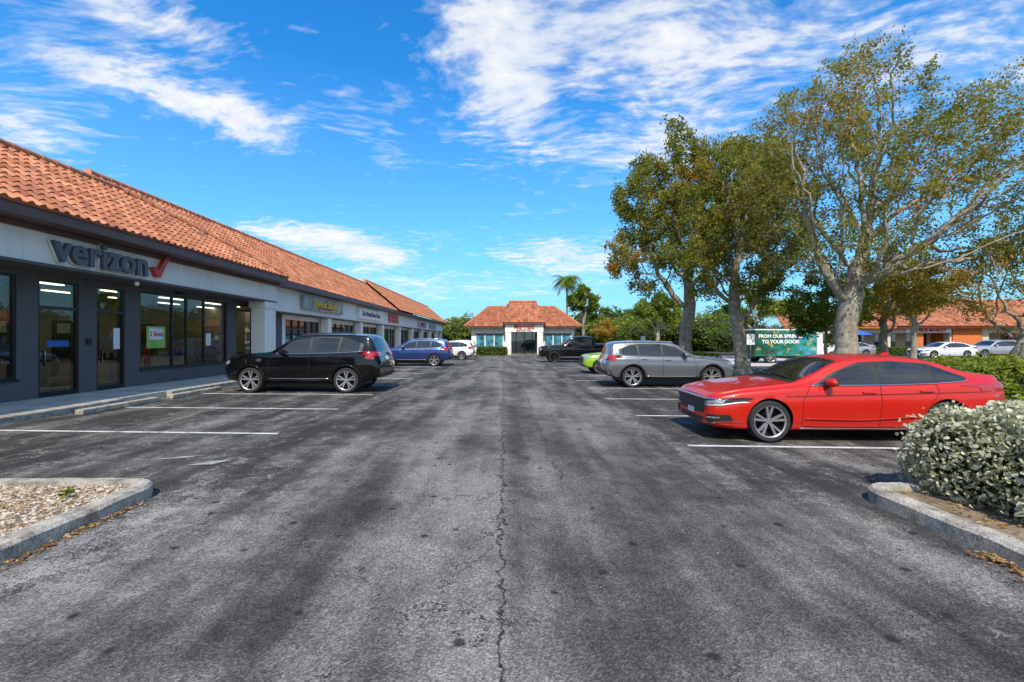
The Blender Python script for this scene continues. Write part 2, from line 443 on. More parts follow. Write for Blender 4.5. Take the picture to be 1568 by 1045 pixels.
m, t, b = newmat('gravel_stone')
at = t.n('ShaderNodeAttribute', attribute_name='tint').outputs['Fac']
t.set(b.inputs['Base Color'], t.ramp(at, [(0, (.20, .14, .09)), (.5, (.42, .33, .23)), (1, (.62, .54, .43))])); b.inputs['Roughness'].default_value = .85
M['gravel'] = m
stones('gravel', 10500, -8, -3.88, 2.8, 4.82, .09, .010, .032, M['gravel'], li)

def leaves(n, centers, size, rg, flat=0, asp=.5):
    a = rg.normal(size=(n, 3))
    if flat: a[:, 2] *= (1-flat)
    a /= np.linalg.norm(a, axis=1, keepdims=True)
    b = rg.normal(size=(n, 3))
    if flat: b[:, 2] *= (1-flat)
    b -= a*(a*b).sum(1, keepdims=True); b /= np.linalg.norm(b, axis=1, keepdims=True)
    s = (size*rg.uniform(.65, 1.35, n))[:, None]
    nrm = np.cross(a, b)
    A = a*s*.5; B = b*s*.5*asp
    V = np.stack([centers-A, centers-B+nrm*s*.08-A*.1, centers+A, centers+B+nrm*s*.08-A*.1], 1).reshape(-1, 3)
    F = np.arange(n*4).reshape(n, 4)
    return V, F
def leaves6(n, centers, size, rg, asp=.5):
    a = rg.normal(size=(n, 3)); a[:, 2] += .35; a /= np.linalg.norm(a, axis=1, keepdims=True)
    b = rg.normal(size=(n, 3)); b -= a*(a*b).sum(1, keepdims=True); b /= np.linalg.norm(b, axis=1, keepdims=True)
    s = (size*rg.uniform(.6, 1.3, n))[:, None]; nrm = np.cross(a, b)
    A = a*s*.5; B = b*s*.5*asp; c = nrm*s*.07
    V = np.stack([centers-A, centers-A*.35-B*.85+c, centers+A*.45-B+c, centers+A, centers+A*.45+B+c, centers-A*.35+B*.85+c], 1).reshape(-1, 3)
    return V, np.arange(n*6).reshape(n, 6)
def litter(name, n, fn, size, parent=None, seed=3, mat='litter', flat=.85):
    rg = np.random.RandomState(seed)
    C = np.array([fn(rg) for _ in range(n)])
    V, F = leaves(n, C, size, rg, flat)
    return mk(name, V.tolist(), F.tolist(), M[mat], parent=parent, attr=rg.rand(n).tolist())
litter('leaf_litter', 300, lambda g: (-3.66+abs(g.normal(0, .05)), g.uniform(2.4, 4.6), .012+g.rand()*.012), .035)
litter('leaf_litter', 460, lambda g: (3.70-abs(g.normal(0, .07)), 2.2+1.3*g.rand()**1.3, .012+g.rand()*.015), .04, seed=5)
litter('leaf_litter', 600, lambda g: (g.uniform(3.9, 6.5), g.uniform(2.8, 4.9), .10+g.rand()*.015), .05, seed=6)
litter('leaf_litter', 420, lambda g: (g.uniform(-6.8, -3.9), 2.8+1.9*g.rand(), .125+g.rand()*.01), .04, seed=8)
litter('leaf_litter', 260, lambda g: (g.uniform(-3.5, 3.5), g.uniform(2.5, 12), .008), .02, seed=9)
litter('leaf_litter', 260, lambda g: (8.3-abs(g.normal(0, .12)), g.uniform(6, 22), .01), .05, seed=10)
wc = np.random.RandomState(3).uniform(0, 1, (9, 2))
def weed(g):
    c = wc[g.randint(9)]; r = abs(g.normal(0, .045)); a = g.uniform(0, 6.28)
    return (-6.6+2.6*c[0]+r*math.cos(a), 3.2+1.4*c[1]+r*math.sin(a), .12+g.rand()*.07)
litter('weeds', 420, weed, .05, seed=12, mat='bright', flat=0)

mb = MB()
mb.box(-13.5, -9.95, -10, 85, -.05, .13, 0)
sw = mb.build('sidewalk', M['concrete'])
mb = MB()
for y in np.arange(-9, 84, 1.5): mb.box(-12.0, -9.96, y, y+.012, .128, .1325, 0)
mb.build('joints', M['seam'], sw)
mb = MB()
mb.box(-9.945, -9.78, -10, 11.7, -.04, .125, 0, .02)
mb.box(-9.945, -9.78, 13.4, 85, -.04, .125, 0, .02)
mb.build('sidewalk_kerb', M['kerb'])
mb = MB()
for y0, y1 in ((9.9, 12.1), (12.6, 14.8)):
    mb.box(-9.35, -9.17, y0, y1, 0, .12, 0, .025)
mb.build('parking_wheel_stops', M['kerb'])

par = empty('planted_median')
mb = MB(); mb.box(8.35, 8.52, 5.6, 46, -.04, .13, 0, .02); mb.box(13.6, 13.77, 5.6, 46, -.04, .13, 0, .02); mb.build('kerb', M['kerb'], par)
sheet('verge', 8.52, 13.6, 5.6, 46, .10, M['grass']).parent = par
sheet('concrete_lane', 13.8, 24, 28, 44, .002, M['concrete'])

# ------------------------------------------------------------------ tile roofs
def inpoly(u, v, poly):
    c = False; n = len(poly)
    for i in range(n):
        x1, y1 = poly[i]; x2, y2 = poly[(i+1) % n]
        if (y1 > v) != (y2 > v) and u < (x2-x1)*(v-y1)/(y2-y1)+x1: c = not c
    return c
def tile_roof(name, pts, parent, pitch=.27, row=.36, hgt=.065, seed=0, under=True):
    rg = random.Random(seed)
    P = [Vector(p) for p in pts]
    U = (P[1]-P[0]).normalized()
    d = P[2]-P[0]; V = (d-U*d.dot(U)).normalized(); N = U.cross(V)
    if N.z < 0: N = -N
    uv = [((p-P[0]).dot(U), (p-P[0]).dot(V)) for p in P]
    u0 = min(a for a, _ in uv); u1 = max(a for a, _ in uv); v1 = max(b for _, b in uv)
    prof = [(0, 0), (.08, .45), (.2, .85), (.32, 1), (.44, .85), (.56, .45), (.64, 0)]
    nc = int((u1-u0)/pitch)+1; nr = int(v1/row)+1
    verts = []; faces = []; tint = []
    O = P[0]
    for r in range(nr):
        va, vb = r*row, (r+1)*row
        for c in range(nc):
            uc = u0+(c+.5)*pitch
            if not inpoly(uc, min((va+vb)/2, v1-.01), uv): continue
            tn = min(1, max(0, rg.gauss(.5, .26)))
            base = len(verts); n = len(prof)+1
            pr = prof+[(1.0, 0)]
            jj = rg.uniform(-.012, .012)
            for (vv, lift, k) in ((va-.02+jj, -.03, 0), (va-.02+jj, .035, 1), (vb, .0, 1)):
                for (a, h) in pr:
                    q = O+U*(u0+(c+a)*pitch)+V*vv+N*(lift+(hgt*h if k else 0))
                    verts.append(q[:])
            for s in range(n-1):
                faces.append((base+s, base+s+1, base+n+s+1, base+n+s)); tint.append(tn*.4)
                faces.append((base+n+s, base+n+s+1, base+2*n+s+1, base+2*n+s)); tint.append(tn*(.45 if s == n-2 else 1))
    mk(name, verts, faces, M['tile'], parent=parent, attr=tint)
    if under:
        mk(name+'_deck', [(p-N*.05)[:] for p in P], [tuple(range(len(P)))], M['brown'], parent=parent)
def ridge_cap(name, p0, p1, parent, r=.13, step=.4):
    p0 = Vector(p0); p1 = Vector(p1); d = p1-p0; L = d.length; d.normalize()
    mb = MB(); k = 0
    while k*step < L:
        a = p0+d*(k*step); b_ = p0+d*min(L, (k+1)*step+.05)
        mb.cyl(a, b_, r*1.12, r*.92, 10, 0, True); k += 1
    rg = random.Random(3)
    mk(name, mb.v, mb.f, M['tile'], parent=parent, smooth=True, sharp=R(50), attr=[.35+.5*rg.random() for _ in mb.f])

# ------------------------------------------------------------------ left strip mall
shop = empty('strip_mall_building')
AX, AE = -11.0, -10.4
mb = MB()
mb.box(-12.6, AX, -8, 21.9, 3.43, 4.34, 0)
mb.box(-12.7, AX+.05, -8, 21.92, 3.40, 3.47, 5)
mb.box(-13, AE-.03, -8, 21.8, 4.345, 4.42, 1)
mb.box(AE-.03, AE+.03, -8, 21.85, 4.34, 4.62, 1)
mb.box(AX+.003, AX+.06, -8, 21.88, 4.20, 4.34, 1)
mb.box(-11.65, AX-.02, 20.95, 21.95, .12, 3.395, 0)
mb.box(-11.7, AX+.02, 20.9, 22.0, .12, .38, 0)
mb.box(-11.72, AX+.04, 20.88, 22.02, 3.1, 3.399, 0)
mb.build('unit_shell', [M['white'], M['brown'], M['dgrey'], M['black'], M['shopglass'], M['dgrey']], shop)
mb = MB()
SX = -12.0
openings = [(5.5, 8.2, .62, 3.25), (8.4, 11.2, .62, 3.25), (11.72, 12.85, .13, 3.22), (13.4, 14.4, .13, 3.22), (15.0, 19.7, .62, 3.25), (20.4, 23.2, .62, 3.25)]
yprev = -8
for (a, b_, z0, z1) in openings:
    mb.box(SX-.25, SX, yprev, a, .12, 3.40, 2)
    if z0 > .2: mb.box(SX-.25, SX+.0, a, b_, .12, z0, 2); mb.box(SX-.26, SX+.05, a-.02, b_+.02, z0, z0+.05, 3)
    mb.box(SX-.25, SX, a, b_, z1, 3.40, 2)
    f = .055; xf0, xf1 = SX-.10, SX-.02
    zz0 = z0+.05 if z0 > .2 else z0
    mb.box(xf0, xf1, a, a+f, zz0, z1, 3); mb.box(xf0, xf1, b_-f, b_, zz0, z1, 3)
    mb.box(xf0, xf1-.002, a+f, b_-f, z1-f, z1, 3); mb.box(xf0, xf1-.002, a+f, b_-f, zz0, zz0+f*(2.5 if z0 < .2 else 1), 3)
    if z0 < .2:
        mb.box(xf0, xf1-.003, a+f, b_-f, 2.45, 2.53, 3)
    mb.quad([(SX-.07, a, zz0), (SX-.07, b_, zz0), (SX-.07, b_, z1), (SX-.07, a, z1)], 4)
    yprev = b_
mb.box(SX-.25, SX, yprev, 24.6, .12, 3.40, 2)
for y in (16.5, 17.25, 18.25): mb.box(SX-.10, SX-.022, y-.03, y+.03, .67, 3.19, 3)
mb.box(SX-.10, SX-.023, 17.28, 18.22, 2.45, 2.52, 3)
for y in (21.7, 22.5): mb.box(SX-.10, SX-.022, y-.03, y+.03, .67, 3.19, 3)
for y in (9.8, 6.8): mb.box(SX-.10, SX-.022, y-.03, y+.03, .67, 3.19, 3)
for y in (11.85, 13.55):
    mb.box(SX-.015, SX+.03, y, y+.03, .95, 1.35, 6)
mb.box(SX+.002, SX+.05, 13.05, 13.2, 1.5, 1.68, 3)
mb.box(-12.02, -11.88, 16.6, 16.9, 3.30, 3.38, 3)
mb.build('shopfront', [M['white'], M['brown'], M['dgrey'], M['black'], M['clearglass'], M['dgrey'], M['chrome']], shop)
# shop interior seen through the clear glass
M['inwall'] = pmat('interior_wall', (.42, .38, .32), .8, var=.1); M['infloor'] = pmat('interior_floor', (.22, .19, .16), .4, var=.2)
M['counter'] = pmat('display_counter', (.62, .60, .56), .4); M['ired'] = pmat('interior_red', (.5, .02, .02), .5); M['idark'] = pmat('interior_dark', (.03, .03, .035), .5)
m = bpy.data.materials.new('ceiling_lamp'); m.use_nodes = True
t = NT(m.node_tree); m.node_tree.nodes.remove(m.node_tree.nodes['Principled BSDF'])
em = t.n('ShaderNodeEmission', {'Color': (1, .82, .55, 1), 'Strength': 5.0}); t.set([n for n in t.t.nodes if n.type == 'OUTPUT_MATERIAL'][0].inputs[0], em.outputs[0])
M['lampem'] = m
mb = MB()
mb.box(-18.0, -17.9, -7.9, 24.4, .12, 3.39, 0); mb.box(-17.9, -12.3, -8, -7.9, .12, 3.39, 0); mb.box(-17.9, -12.3, 24.4, 24.5, .12, 3.39, 0)
mb.box(-17.89, -12.26, -7.89, 24.39, .12, .135, 1); mb.box(-17.89, -12.26, -7.89, 24.39, 3.33, 3.39, 2)
for y in np.arange(5, 24, 2.6):
    for x in (-13.6, -15.6): mb.box(x-.08, x+.08, y, y+1.2, 3.30, 3.328, 5)
rr = random.Random(9)
for y in np.arange(6.5, 23, 2.3):
    x = -14.2-rr.random()*1.2
    mb.box(x, x+.6, y, y+1.3, .136, .95, 2, .03); mb.box(x-.02, x+.62, y-.02, y+1.32, .951, 1.0, 4)
    for k in range(4): mb.box(x+.2, x+.28, y+.15+.3*k, y+.22+.3*k, 1.0, 1.18, 4)
for y in (7, 10.5, 14.6, 18, 21.3):
    mb.box(-17.88, -17.8, y, y+2.0, .9, 2.4, 4); mb.box(-17.79, -17.78, y+.1, y+1.9, 1.9, 2.3, 3 if int(y) % 2 else 2)
mb.box(-16.2, -16.0, 12.2, 13.0, .136, 1.8, 3); mb.box(-13.4, -13.3, 19.0, 19.5, .136, 1.7, 2); mb.box(-13.39, -13.28, 16.9, 17.1, .136, 1.5, 3)
mb.build('interior', [M['inwall'], M['infloor'], M['counter'], M['ired'], M['idark'], M['lampem']], shop)
mb = MB()
M['poster'] = pmat('green_poster', (.25, .5, .08), .5, var=.2); M['posterw'] = pmat('poster_white', (.75, .75, .72), .5)
M['posterb'] = pmat('poster_blue', (.03, .12, .4), .5, var=.3)
mb.box(SX-.066, SX-.06, 15.35, 16.2, 1.35, 2.1, 0); mb.box(SX-.0595, SX-.057, 15.45, 16.1, 1.65, 2.03, 1)
mb.box(SX-.066, SX-.06, 14.05, 14.28, 1.35, 2.0, 1); mb.box(SX-.066, SX-.06, 12.0, 12.6, 1.45, 1.62, 2)
mb.box(SX-.066, SX-.06, 18.4, 18.7, 1.4, 1.9, 1)
mb.build('window_posters', [M['poster'], M['posterw'], M['posterb']], shop)
M['red'] = pmat('sign_red', (.62, .03, .02), .4, var=.05); M['signdark'] = pmat('sign_grey', (.10, .10, .11), .4, var=.05)
M['signwhite'] = pmat('sign_white', (.8, .8, .8), .5, var=.04); M['yellow'] = pmat('sign_yellow', (.8, .55, .05), .5, var=.04)
text('poster_number', '3 lines', (SX-.05, 15.77, 1.83), (R(90), 0, R(90)), .24, M['red'], shop, .002, .004)
text('sign_letter_backs', 'verizon', (AX+.06, 12.42, 3.87), (R(90), 0, R(90)), .97, M['signwhite'], shop, .03, .040, sx=1.0)
text('sign_letters', 'verizon', (AX+.13, 12.42, 3.87), (R(90), 0, R(90)), .97, M['signdark'], shop, .06, .024, sx=1.0)
mb = MB()
ck = [(14.06, 3.88), (14.20, 3.92), (14.28, 3.80), (14.60, 4.28), (14.76, 4.28), (14.36, 3.60), (14.22, 3.60)]
for xx in (AX+.04, AX+.17): mb.v += [(xx, y, z) for y, z in ck]
n = len(ck)
mb.f.append(tuple(range(n))); mb.f.append(tuple(range(n, 2*n))[::-1]); mb.m += [0, 0]
for k in range(n): mb.f.append((k, (k+1) % n, n+(k+1) % n, n+k)); mb.m.append(0)
mb.build('sign_tick', M['red'], shop)
mb = MB(); mb.cyl((AX+.02, 13.6, 3.36), (AX+.02, 13.6, 3.30), .05, .07, 12); mb.cyl((AX+.02, 13.6, 3.30), (AX+.02, 13.6, 3.25), .065, .03, 12)
mb.build('security_camera', M['signwhite'], shop)
tile_roof('roof_front', [(AE+.06, -8, 4.60), (AE+.06, 21.9, 4.60), (-13.5, 16.0, 6.86), (-13.5, -8, 6.86)], shop, seed=1)
ridge_cap('hip_cap', (AE, 21.85, 4.68), (-13.5, 16.0, 6.93), shop)
ridge_cap('ridge_cap_front', (-13.5, -8, 6.9), (-13.5, 16.0, 6.9), shop)
tile_roof('roof_back', [(-10.85, 15.4, 4.57), (-10.85, 48, 4.57), (-14.1, 48, 7.27), (-14.1, 15.4, 7.27)], shop, seed=2)
ridge_cap('ridge_cap_back', (-14.1, 15.4, 7.3), (-14.1, 48, 7.3), shop)
mk('gable_back', [(-14.1, 15.45, 7.25), (-13.3, 15.45, 6.6), (-14.9, 15.45, 6.6)], [(0, 1, 2)], M['white'], parent=shop)
tile_roof('roof_far', [(-10.5, 46, 4.62), (-10.5, 84, 4.62), (-14.1, 84, 7.6), (-14.1, 46, 7.6)], shop, seed=4)
ridge_cap('ridge_cap_far', (-14.1, 46, 7.63), (-14.1, 84, 7.63), shop)
mk('back_slope', [(-13.55, -8, 6.82), (-13.55, 16, 6.82), (-20, 16, 4.6), (-20, -8, 4.6)], [(0, 1, 2, 3)], M['tile'], parent=shop, attr=[.5])
mk('back_slope_far', [(-14.15, 15.4, 7.25), (-14.15, 84, 7.25), (-21, 84, 4.6), (-21, 15.4, 4.6)], [(0, 1, 2, 3)], M['tile'], parent=shop, attr=[.5])
mb = MB()
BX = -11.4
mb.box(-12.8, BX, 22.05, 84, 3.05, 4.30, 0)
mb.box(-12.9, BX+.04, 22.05, 84.02, 3.02, 3.08, 1)
mb.box(-13, -10.87, 21.95, 84.05, 4.305, 4.38, 1); mb.box(-10.87, -10.81, 21.95, 84.1, 4.3, 4.57, 1)
cols = [29.8, 36.5, 43, 50, 57, 64, 71, 78, 83.4]
y = 24.6
for c in cols:
    mb.box(-11.9, BX-.01, c-.3, c+.3, .12, 3.02, 0)
    mb.box(-11.95, BX+.03, c-.35, c+.35, .12, .4, 0)
    a, b_ = y+.35, c-.35
    mb.box(SX-.25, SX, y, a, .12, 3.02, 0); mb.box(SX-.25, SX, b_, c+.05, .12, 3.02, 0)
    mb.box(SX-.25, SX, a, b_, .12, .55, 0); mb.box(SX-.25, SX, a, b_, 2.75, 3.02, 0)
    mb.quad([(SX-.08, a, .55), (SX-.08, b_, .55), (SX-.08, b_, 2.75), (SX-.08, a, 2.75)], 4)
    nn = 5
    for k in range(nn+1):
        yy = a+(b_-a)*k/nn
        mb.box(SX-.1, SX-.01, yy-.035, yy+.035, .55, 2.75, 3)
    mb.box(SX-.1, SX-.012, a, b_, 2.2, 2.26, 3)
    y = c
mb.box(-21, -18.05, -8, 24.55, 0, 4.3, 0); mb.box(-21, -13.2, 24.6, 84, 0, 4.3, 0)
mb.box(-18.04, -12.62, -8, 24.55, 3.5, 4.33, 0)
mb.build('row_shell', [M['white'], M['brown'], M['dgrey'], M['black'], M['shopglass']], shop)
M['signgrey'] = pmat('signbox', (.30, .30, .30), .5); M['pink'] = pmat('sign_pink', (.6, .3, .38), .5, var=.05); M['maroon'] = pmat('maroon', (.3, .02, .05), .5, var=.05)
M['signolive'] = pmat('sign_panel', (.30, .33, .29), .5, var=.3, scale=1)
mb = MB()
mb.box(BX+.01, BX+.22, 25.4, 31.6, 3.35, 4.12, 0); mb.box(BX+.221, BX+.226, 25.5, 31.5, 3.42, 4.05, 3)
mb.box(BX+.01, BX+.2, 35.2, 41.8, 3.30, 4.1, 1); mb.box(BX+.01, BX+.15, 60, 66, 3.3, 4.0, 2); mb.box(BX+.01, BX+.15, 69, 75, 3.3, 4.0, 0)
mb.build('sign_boxes', [M['signgrey'], M['signwhite'], M['pink'], M['signolive']], shop)
text('sign_yellow_back', 'Dugout Sandos', (BX+.232, 28.6, 3.80), (R(90), 0, R(90)), .66, M['maroon'], shop, .003, .045)
text('sign_yellow_text', 'Dugout Sandos', (BX+.25, 28.6, 3.80), (R(90), 0, R(90)), .66, M['yellow'], shop, .01, .012)
text('sign_under_text', 'SPORTS CARDS & MORE', (BX+.24, 28.5, 3.52), (R(90), 0, R(90)), .2, M['red'], shop, .005)
text('sign_pink_text', 'The Virtual Store Place', (BX+.22, 38.5, 3.7), (R(90), 0, R(90)), .55, M['maroon'], shop, .01, .01)
text('sign_red_text', 'BARBER', (BX+.1, 46.6, 3.72), (R(90), 0, R(90)), 1.15, M['red'], shop, .03, .03)
text('sign_far_text', 'NAILS SPA', (BX+.18, 63, 3.65), (R(90), 0, R(90)), .6, M['maroon'], shop, .01, .02)

# ------------------------------------------------------------------ far centre building
rest = empty('restaurant_building')
mb = MB()
Y0 = 50
mb.box(-3.6, .45, Y0, Y0+11, 0, 3.0, 0); mb.box(3.95, 7.7, Y0, Y0+11, 0, 3.0, 0); mb.box(.45, 3.95, Y0+.6, Y0+11, 0, 3.0, 0)
mb.box(.1, 4.2, Y0-1.3, Y0-.02, 2.45, 3.3, 0)
for x in (.15, 3.55): mb.box(x, x+.6, Y0-1.25, Y0-.65, 0, 2.448, 0)
mb.box(-4.15, 8.25, Y0-.75, Y0-.70, 2.88, 3.1, 1); mb.box(-.05, 4.35, Y0-1.62, Y0-1.57, 3.28, 3.5, 1)
mb.box(-4.1, 8.2, Y0-.7, Y0+11.6, 2.95, 3.0, 1)
for a, b_ in ((-3.1, -.1), (4.4, 7.3)):
    mb.box(a, b_, Y0-.03, Y0-.01, .85, 2.1, 2)
    for k in range(4):
        xx = a+(b_-a)*k/3; mb.box(xx-.05, xx+.05, Y0-.06, Y0-.031, .82, 2.14, 3)
    mb.box(a-.02, b_+.02, Y0-.10, Y0-.032, .76, .84, 4)
    mb.box(a-.05, b_+.05, Y0-.09, Y0-.033, 2.14, 2.3, 1)
mb.box(.5, 3.9, Y0+.57, Y0+.59, .05, 2.35, 5)
for x in (.5, 1.3, 2.15, 2.3, 3.1, 3.85): mb.box(x, x+.07, Y0+.52, Y0+.568, .02, 2.4, 6)
M['teal'] = pmat('teal_window_display', (.05, .20, .27), .2, var=.8, scale=1.9, detail=5)
mb.build('shell', [M['white'], M['brown'], M['teal'], M['white'], M['signwhite'], M['shopglass'], M['black']], rest)
tile_roof('roof_front', [(-4.3, Y0-.8, 3.05), (8.4, Y0-.8, 3.05), (5.9, Y0+4, 5.5), (-1.8, Y0+4, 5.5)], rest, seed=5)
tile_roof('roof_left', [(-4.3, Y0+11, 3.05), (-4.3, Y0-.8, 3.05), (-1.8, Y0+4, 5.5), (-1.8, Y0+7, 5.5)], rest, seed=6)
tile_roof('roof_right', [(8.4, Y0-.8, 3.05), (8.4, Y0+11, 3.05), (5.9, Y0+7, 5.5), (5.9, Y0+4, 5.5)], rest, seed=6)
tile_roof('entry_roof', [(-.15, Y0-1.65, 3.45), (4.45, Y0-1.65, 3.45), (3.6, Y0+.8, 5.85), (.55, Y0+.8, 5.85)], rest, seed=7)
mk('entry_sides', [(-.15, Y0-1.65, 3.42), (.55, Y0+.8, 5.8), (.3, Y0+4, 5.8), (-.15, Y0+3, 3.45), (4.45, Y0-1.65, 3.42), (3.6, Y0+.8, 5.8), (3.9, Y0+4, 5.8), (4.45, Y0+3, 3.45)], [(0, 1, 2, 3), (4, 5, 6, 7), (1, 5, 6, 2)], M['tile'], parent=rest, attr=[.5, .5, .5])
ridge_cap('ridge', (-1.8, Y0+4, 5.52), (5.9, Y0+4, 5.52), rest); ridge_cap('hip_l', (-4.3, Y0-.8, 3.1), (-1.8, Y0+4, 5.52), rest); ridge_cap('hip_r', (8.4, Y0-.8, 3.1), (5.9, Y0+4, 5.52), rest)
ridge_cap('entry_ridge', (.55, Y0+.8, 5.88), (3.6, Y0+.8, 5.88), rest)
text('sign_text', 'Mermaid', (2.15, Y0-1.36, 3.0), (R(90), 0, 0), .62, M['red'], rest, .02, .012)
text('sign_subtext', 'SEAFOOD GRILL', (2.15, Y0-1.36, 2.62), (R(90), 0, 0), .24, M['maroon'], rest, .01, .005)

# ------------------------------------------------------------------ right plaza
plaza = empty('plaza_building')
mb = MB()
PY = 50
mb.box(31, 72, PY+2.5, PY+14, 0, 3.0, 0)
mb.box(31, 72, PY, PY+2.5, 2.35, 3.0, 0)
for i, x in enumerate(np.arange(31, 72, 3.6)):
    mb.box(x, x+.7, PY+.05, PY+.75, 0, 2.348, 1 if i % 3 == 1 else 0)
    mb.box(x+.9, x+3.3, PY+2.46, PY+2.49, .35, 2.3, 3)
    mb.box(x+2.05, x+2.12, PY+2.42, PY+2.455, .35, 2.3, 4)
mb.box(30.3, 72, PY-.72, PY-.66, 2.85, 3.1, 1)
mb.box(49.2, 52.4, PY-.10, PY+2.5, .0, 3.2, 1)
mb.box(44, 49, PY-.12, PY-.02, 2.4, 2.9, 5)
mb.build('shell', [M['cream'], M['orange'], M['brown'], M['shopglass'], M['white'], M['signwhite']], plaza)
tile_roof('roof_low', [(30.2, PY-.75, 3.05), (46, PY-.75, 3.05), (46, PY+5, 5.0), (32.5, PY+5, 5.0)], plaza, pitch=.35, row=.5, seed=8, hgt=.08)
tile_roof('roof_high', [(42.5, PY-.9, 3.1), (72.2, PY-.9, 3.1), (72, PY+6, 6.4), (45.8, PY+6, 6.4)], plaza, pitch=.35, row=.5, seed=9, hgt=.08)
text('sign_text', 'BAYSIDE MARKET', (46.5, PY-.14, 2.65), (R(90), 0, 0), .5, M['red'], plaza, .02, .02)
mb = MB()
M['blue'] = pmat('blue_canvas', (.02, .14, .5), .7)
mb.cyl((35.5, 46, 0), (35.5, 46, 2.5), .04, .04, 8, 1)
n = 8; i = len(mb.v); mb.v.append((35.5, 46, 2.7))
for k in range(n): a = 2*math.pi*k/n; mb.v.append((35.5+1.5*math.cos(a), 46+1.5*math.sin(a), 2.1))
for k in range(n): mb.f.append((i, i+1+k, i+1+(k+1) % n)); mb.m.append(0)
mb.build('patio_umbrella', [M['blue'], M['signwhite']])

# ------------------------------------------------------------------ vehicles
def curve_fn(pts, L, sig=.05):
    xs = np.linspace(-.6, L+.6, 800)
    ys = np.interp(xs, [p[0] for p in pts], [p[1] for p in pts])
    if sig > 0:
        dx = xs[1]-xs[0]; k = int(3*sig/dx)+1
        g = np.exp(-.5*((np.arange(-k, k+1)*dx)/sig)**2); g /= g.sum()
        yp = np.pad(ys, k, mode='edge'); ys = np.convolve(yp, g, mode='valid')
    return lambda x: float(np.interp(x, xs, ys))

def wheel(par, name, x, y, r, wdt, side, spokes, rimm, Rr=.74):
    mb = MB(); n = 40
    prof = [(r*Rr, -wdt/2), (r*.93, -wdt/2), (r*.985, -wdt*.40), (r, -wdt*.2), (r, wdt*.2), (r*.985, wdt*.40), (r*.93, wdt/2), (r*(Rr+.03), wdt/2*.98), (r*Rr, wdt/2*.88), (r*(Rr-.03), wdt/2*.84)]
    mats = [0]*7+[1, 1]
    for k in range(n):
        a = 2*math.pi*k/n
        for rr, yy in prof: mb.v.append((x+rr*math.cos(a), y+side*yy, r+rr*math.sin(a)))
    m_ = len(prof)
    for k in range(n):
        k2 = (k+1) % n
        for j in range(m_-1):
            mb.f.append((k*m_+j, k*m_+j+1, k2*m_+j+1, k2*m_+j)); mb.m.append(mats[j])
    i = len(mb.v)
    for k in range(n):
        a = 2*math.pi*k/n
        for rr, yy in ((r*(Rr-.03), wdt*.42), (r*(Rr-.07), -.02), (r*.2, -.04)): mb.v.append((x+rr*math.cos(a), y+side*yy, r+rr*math.sin(a)))
    for k in range(n):
        k2 = (k+1) % n
        mb.f.append((i+k*3, i+k*3+1, i+k2*3+1, i+k2*3)); mb.m.append(2)
        mb.f.append((i+k*3+1, i+k*3+2, i+k2*3+2, i+k2*3+1)); mb.m.append(2)
    for s in range(spokes):
        for off in (-.15, .15) if spokes <= 6 else (0,):
            a = 2*math.pi*s/spokes+.3
            a1 = a+off*1.3
            ri, ro = r*.12, r*(Rr-.01)
            w0, w1 = r*.045, r*.05
            yo0, yo1, th = wdt*.30, wdt*.41, .03
            pts = []
            for rr, aa, ww, yo in ((ri, a+off*.6, w0, yo0), (ro, a1, w1, yo1)):
                cx, cz = rr*math.cos(aa), rr*math.sin(aa); tx, tz = -math.sin(aa), math.cos(aa)
                for sg, dy in ((-1, 0), (1, 0), (1.2, -th), (-1.2, -th)):
                    pts.append((x+cx+tx*ww*sg, y+side*(yo+dy), r+cz+tz*ww*sg))
            j = len(mb.v); mb.v += pts
            for f in ((0, 1, 5, 4), (1, 2, 6, 5), (3, 0, 4, 7), (2, 3, 7, 6)): mb.f.append(tuple(j+q for q in f)); mb.m.append(1)
    mb.cyl((x, y+side*wdt*.1, r), (x, y+side*wdt*.33, r), r*.16, r*.13, 16, 1)
    return mb.build(name, [M['tyre'], rimm, M['rimdark']], par, smooth=True, sharp=R(35))

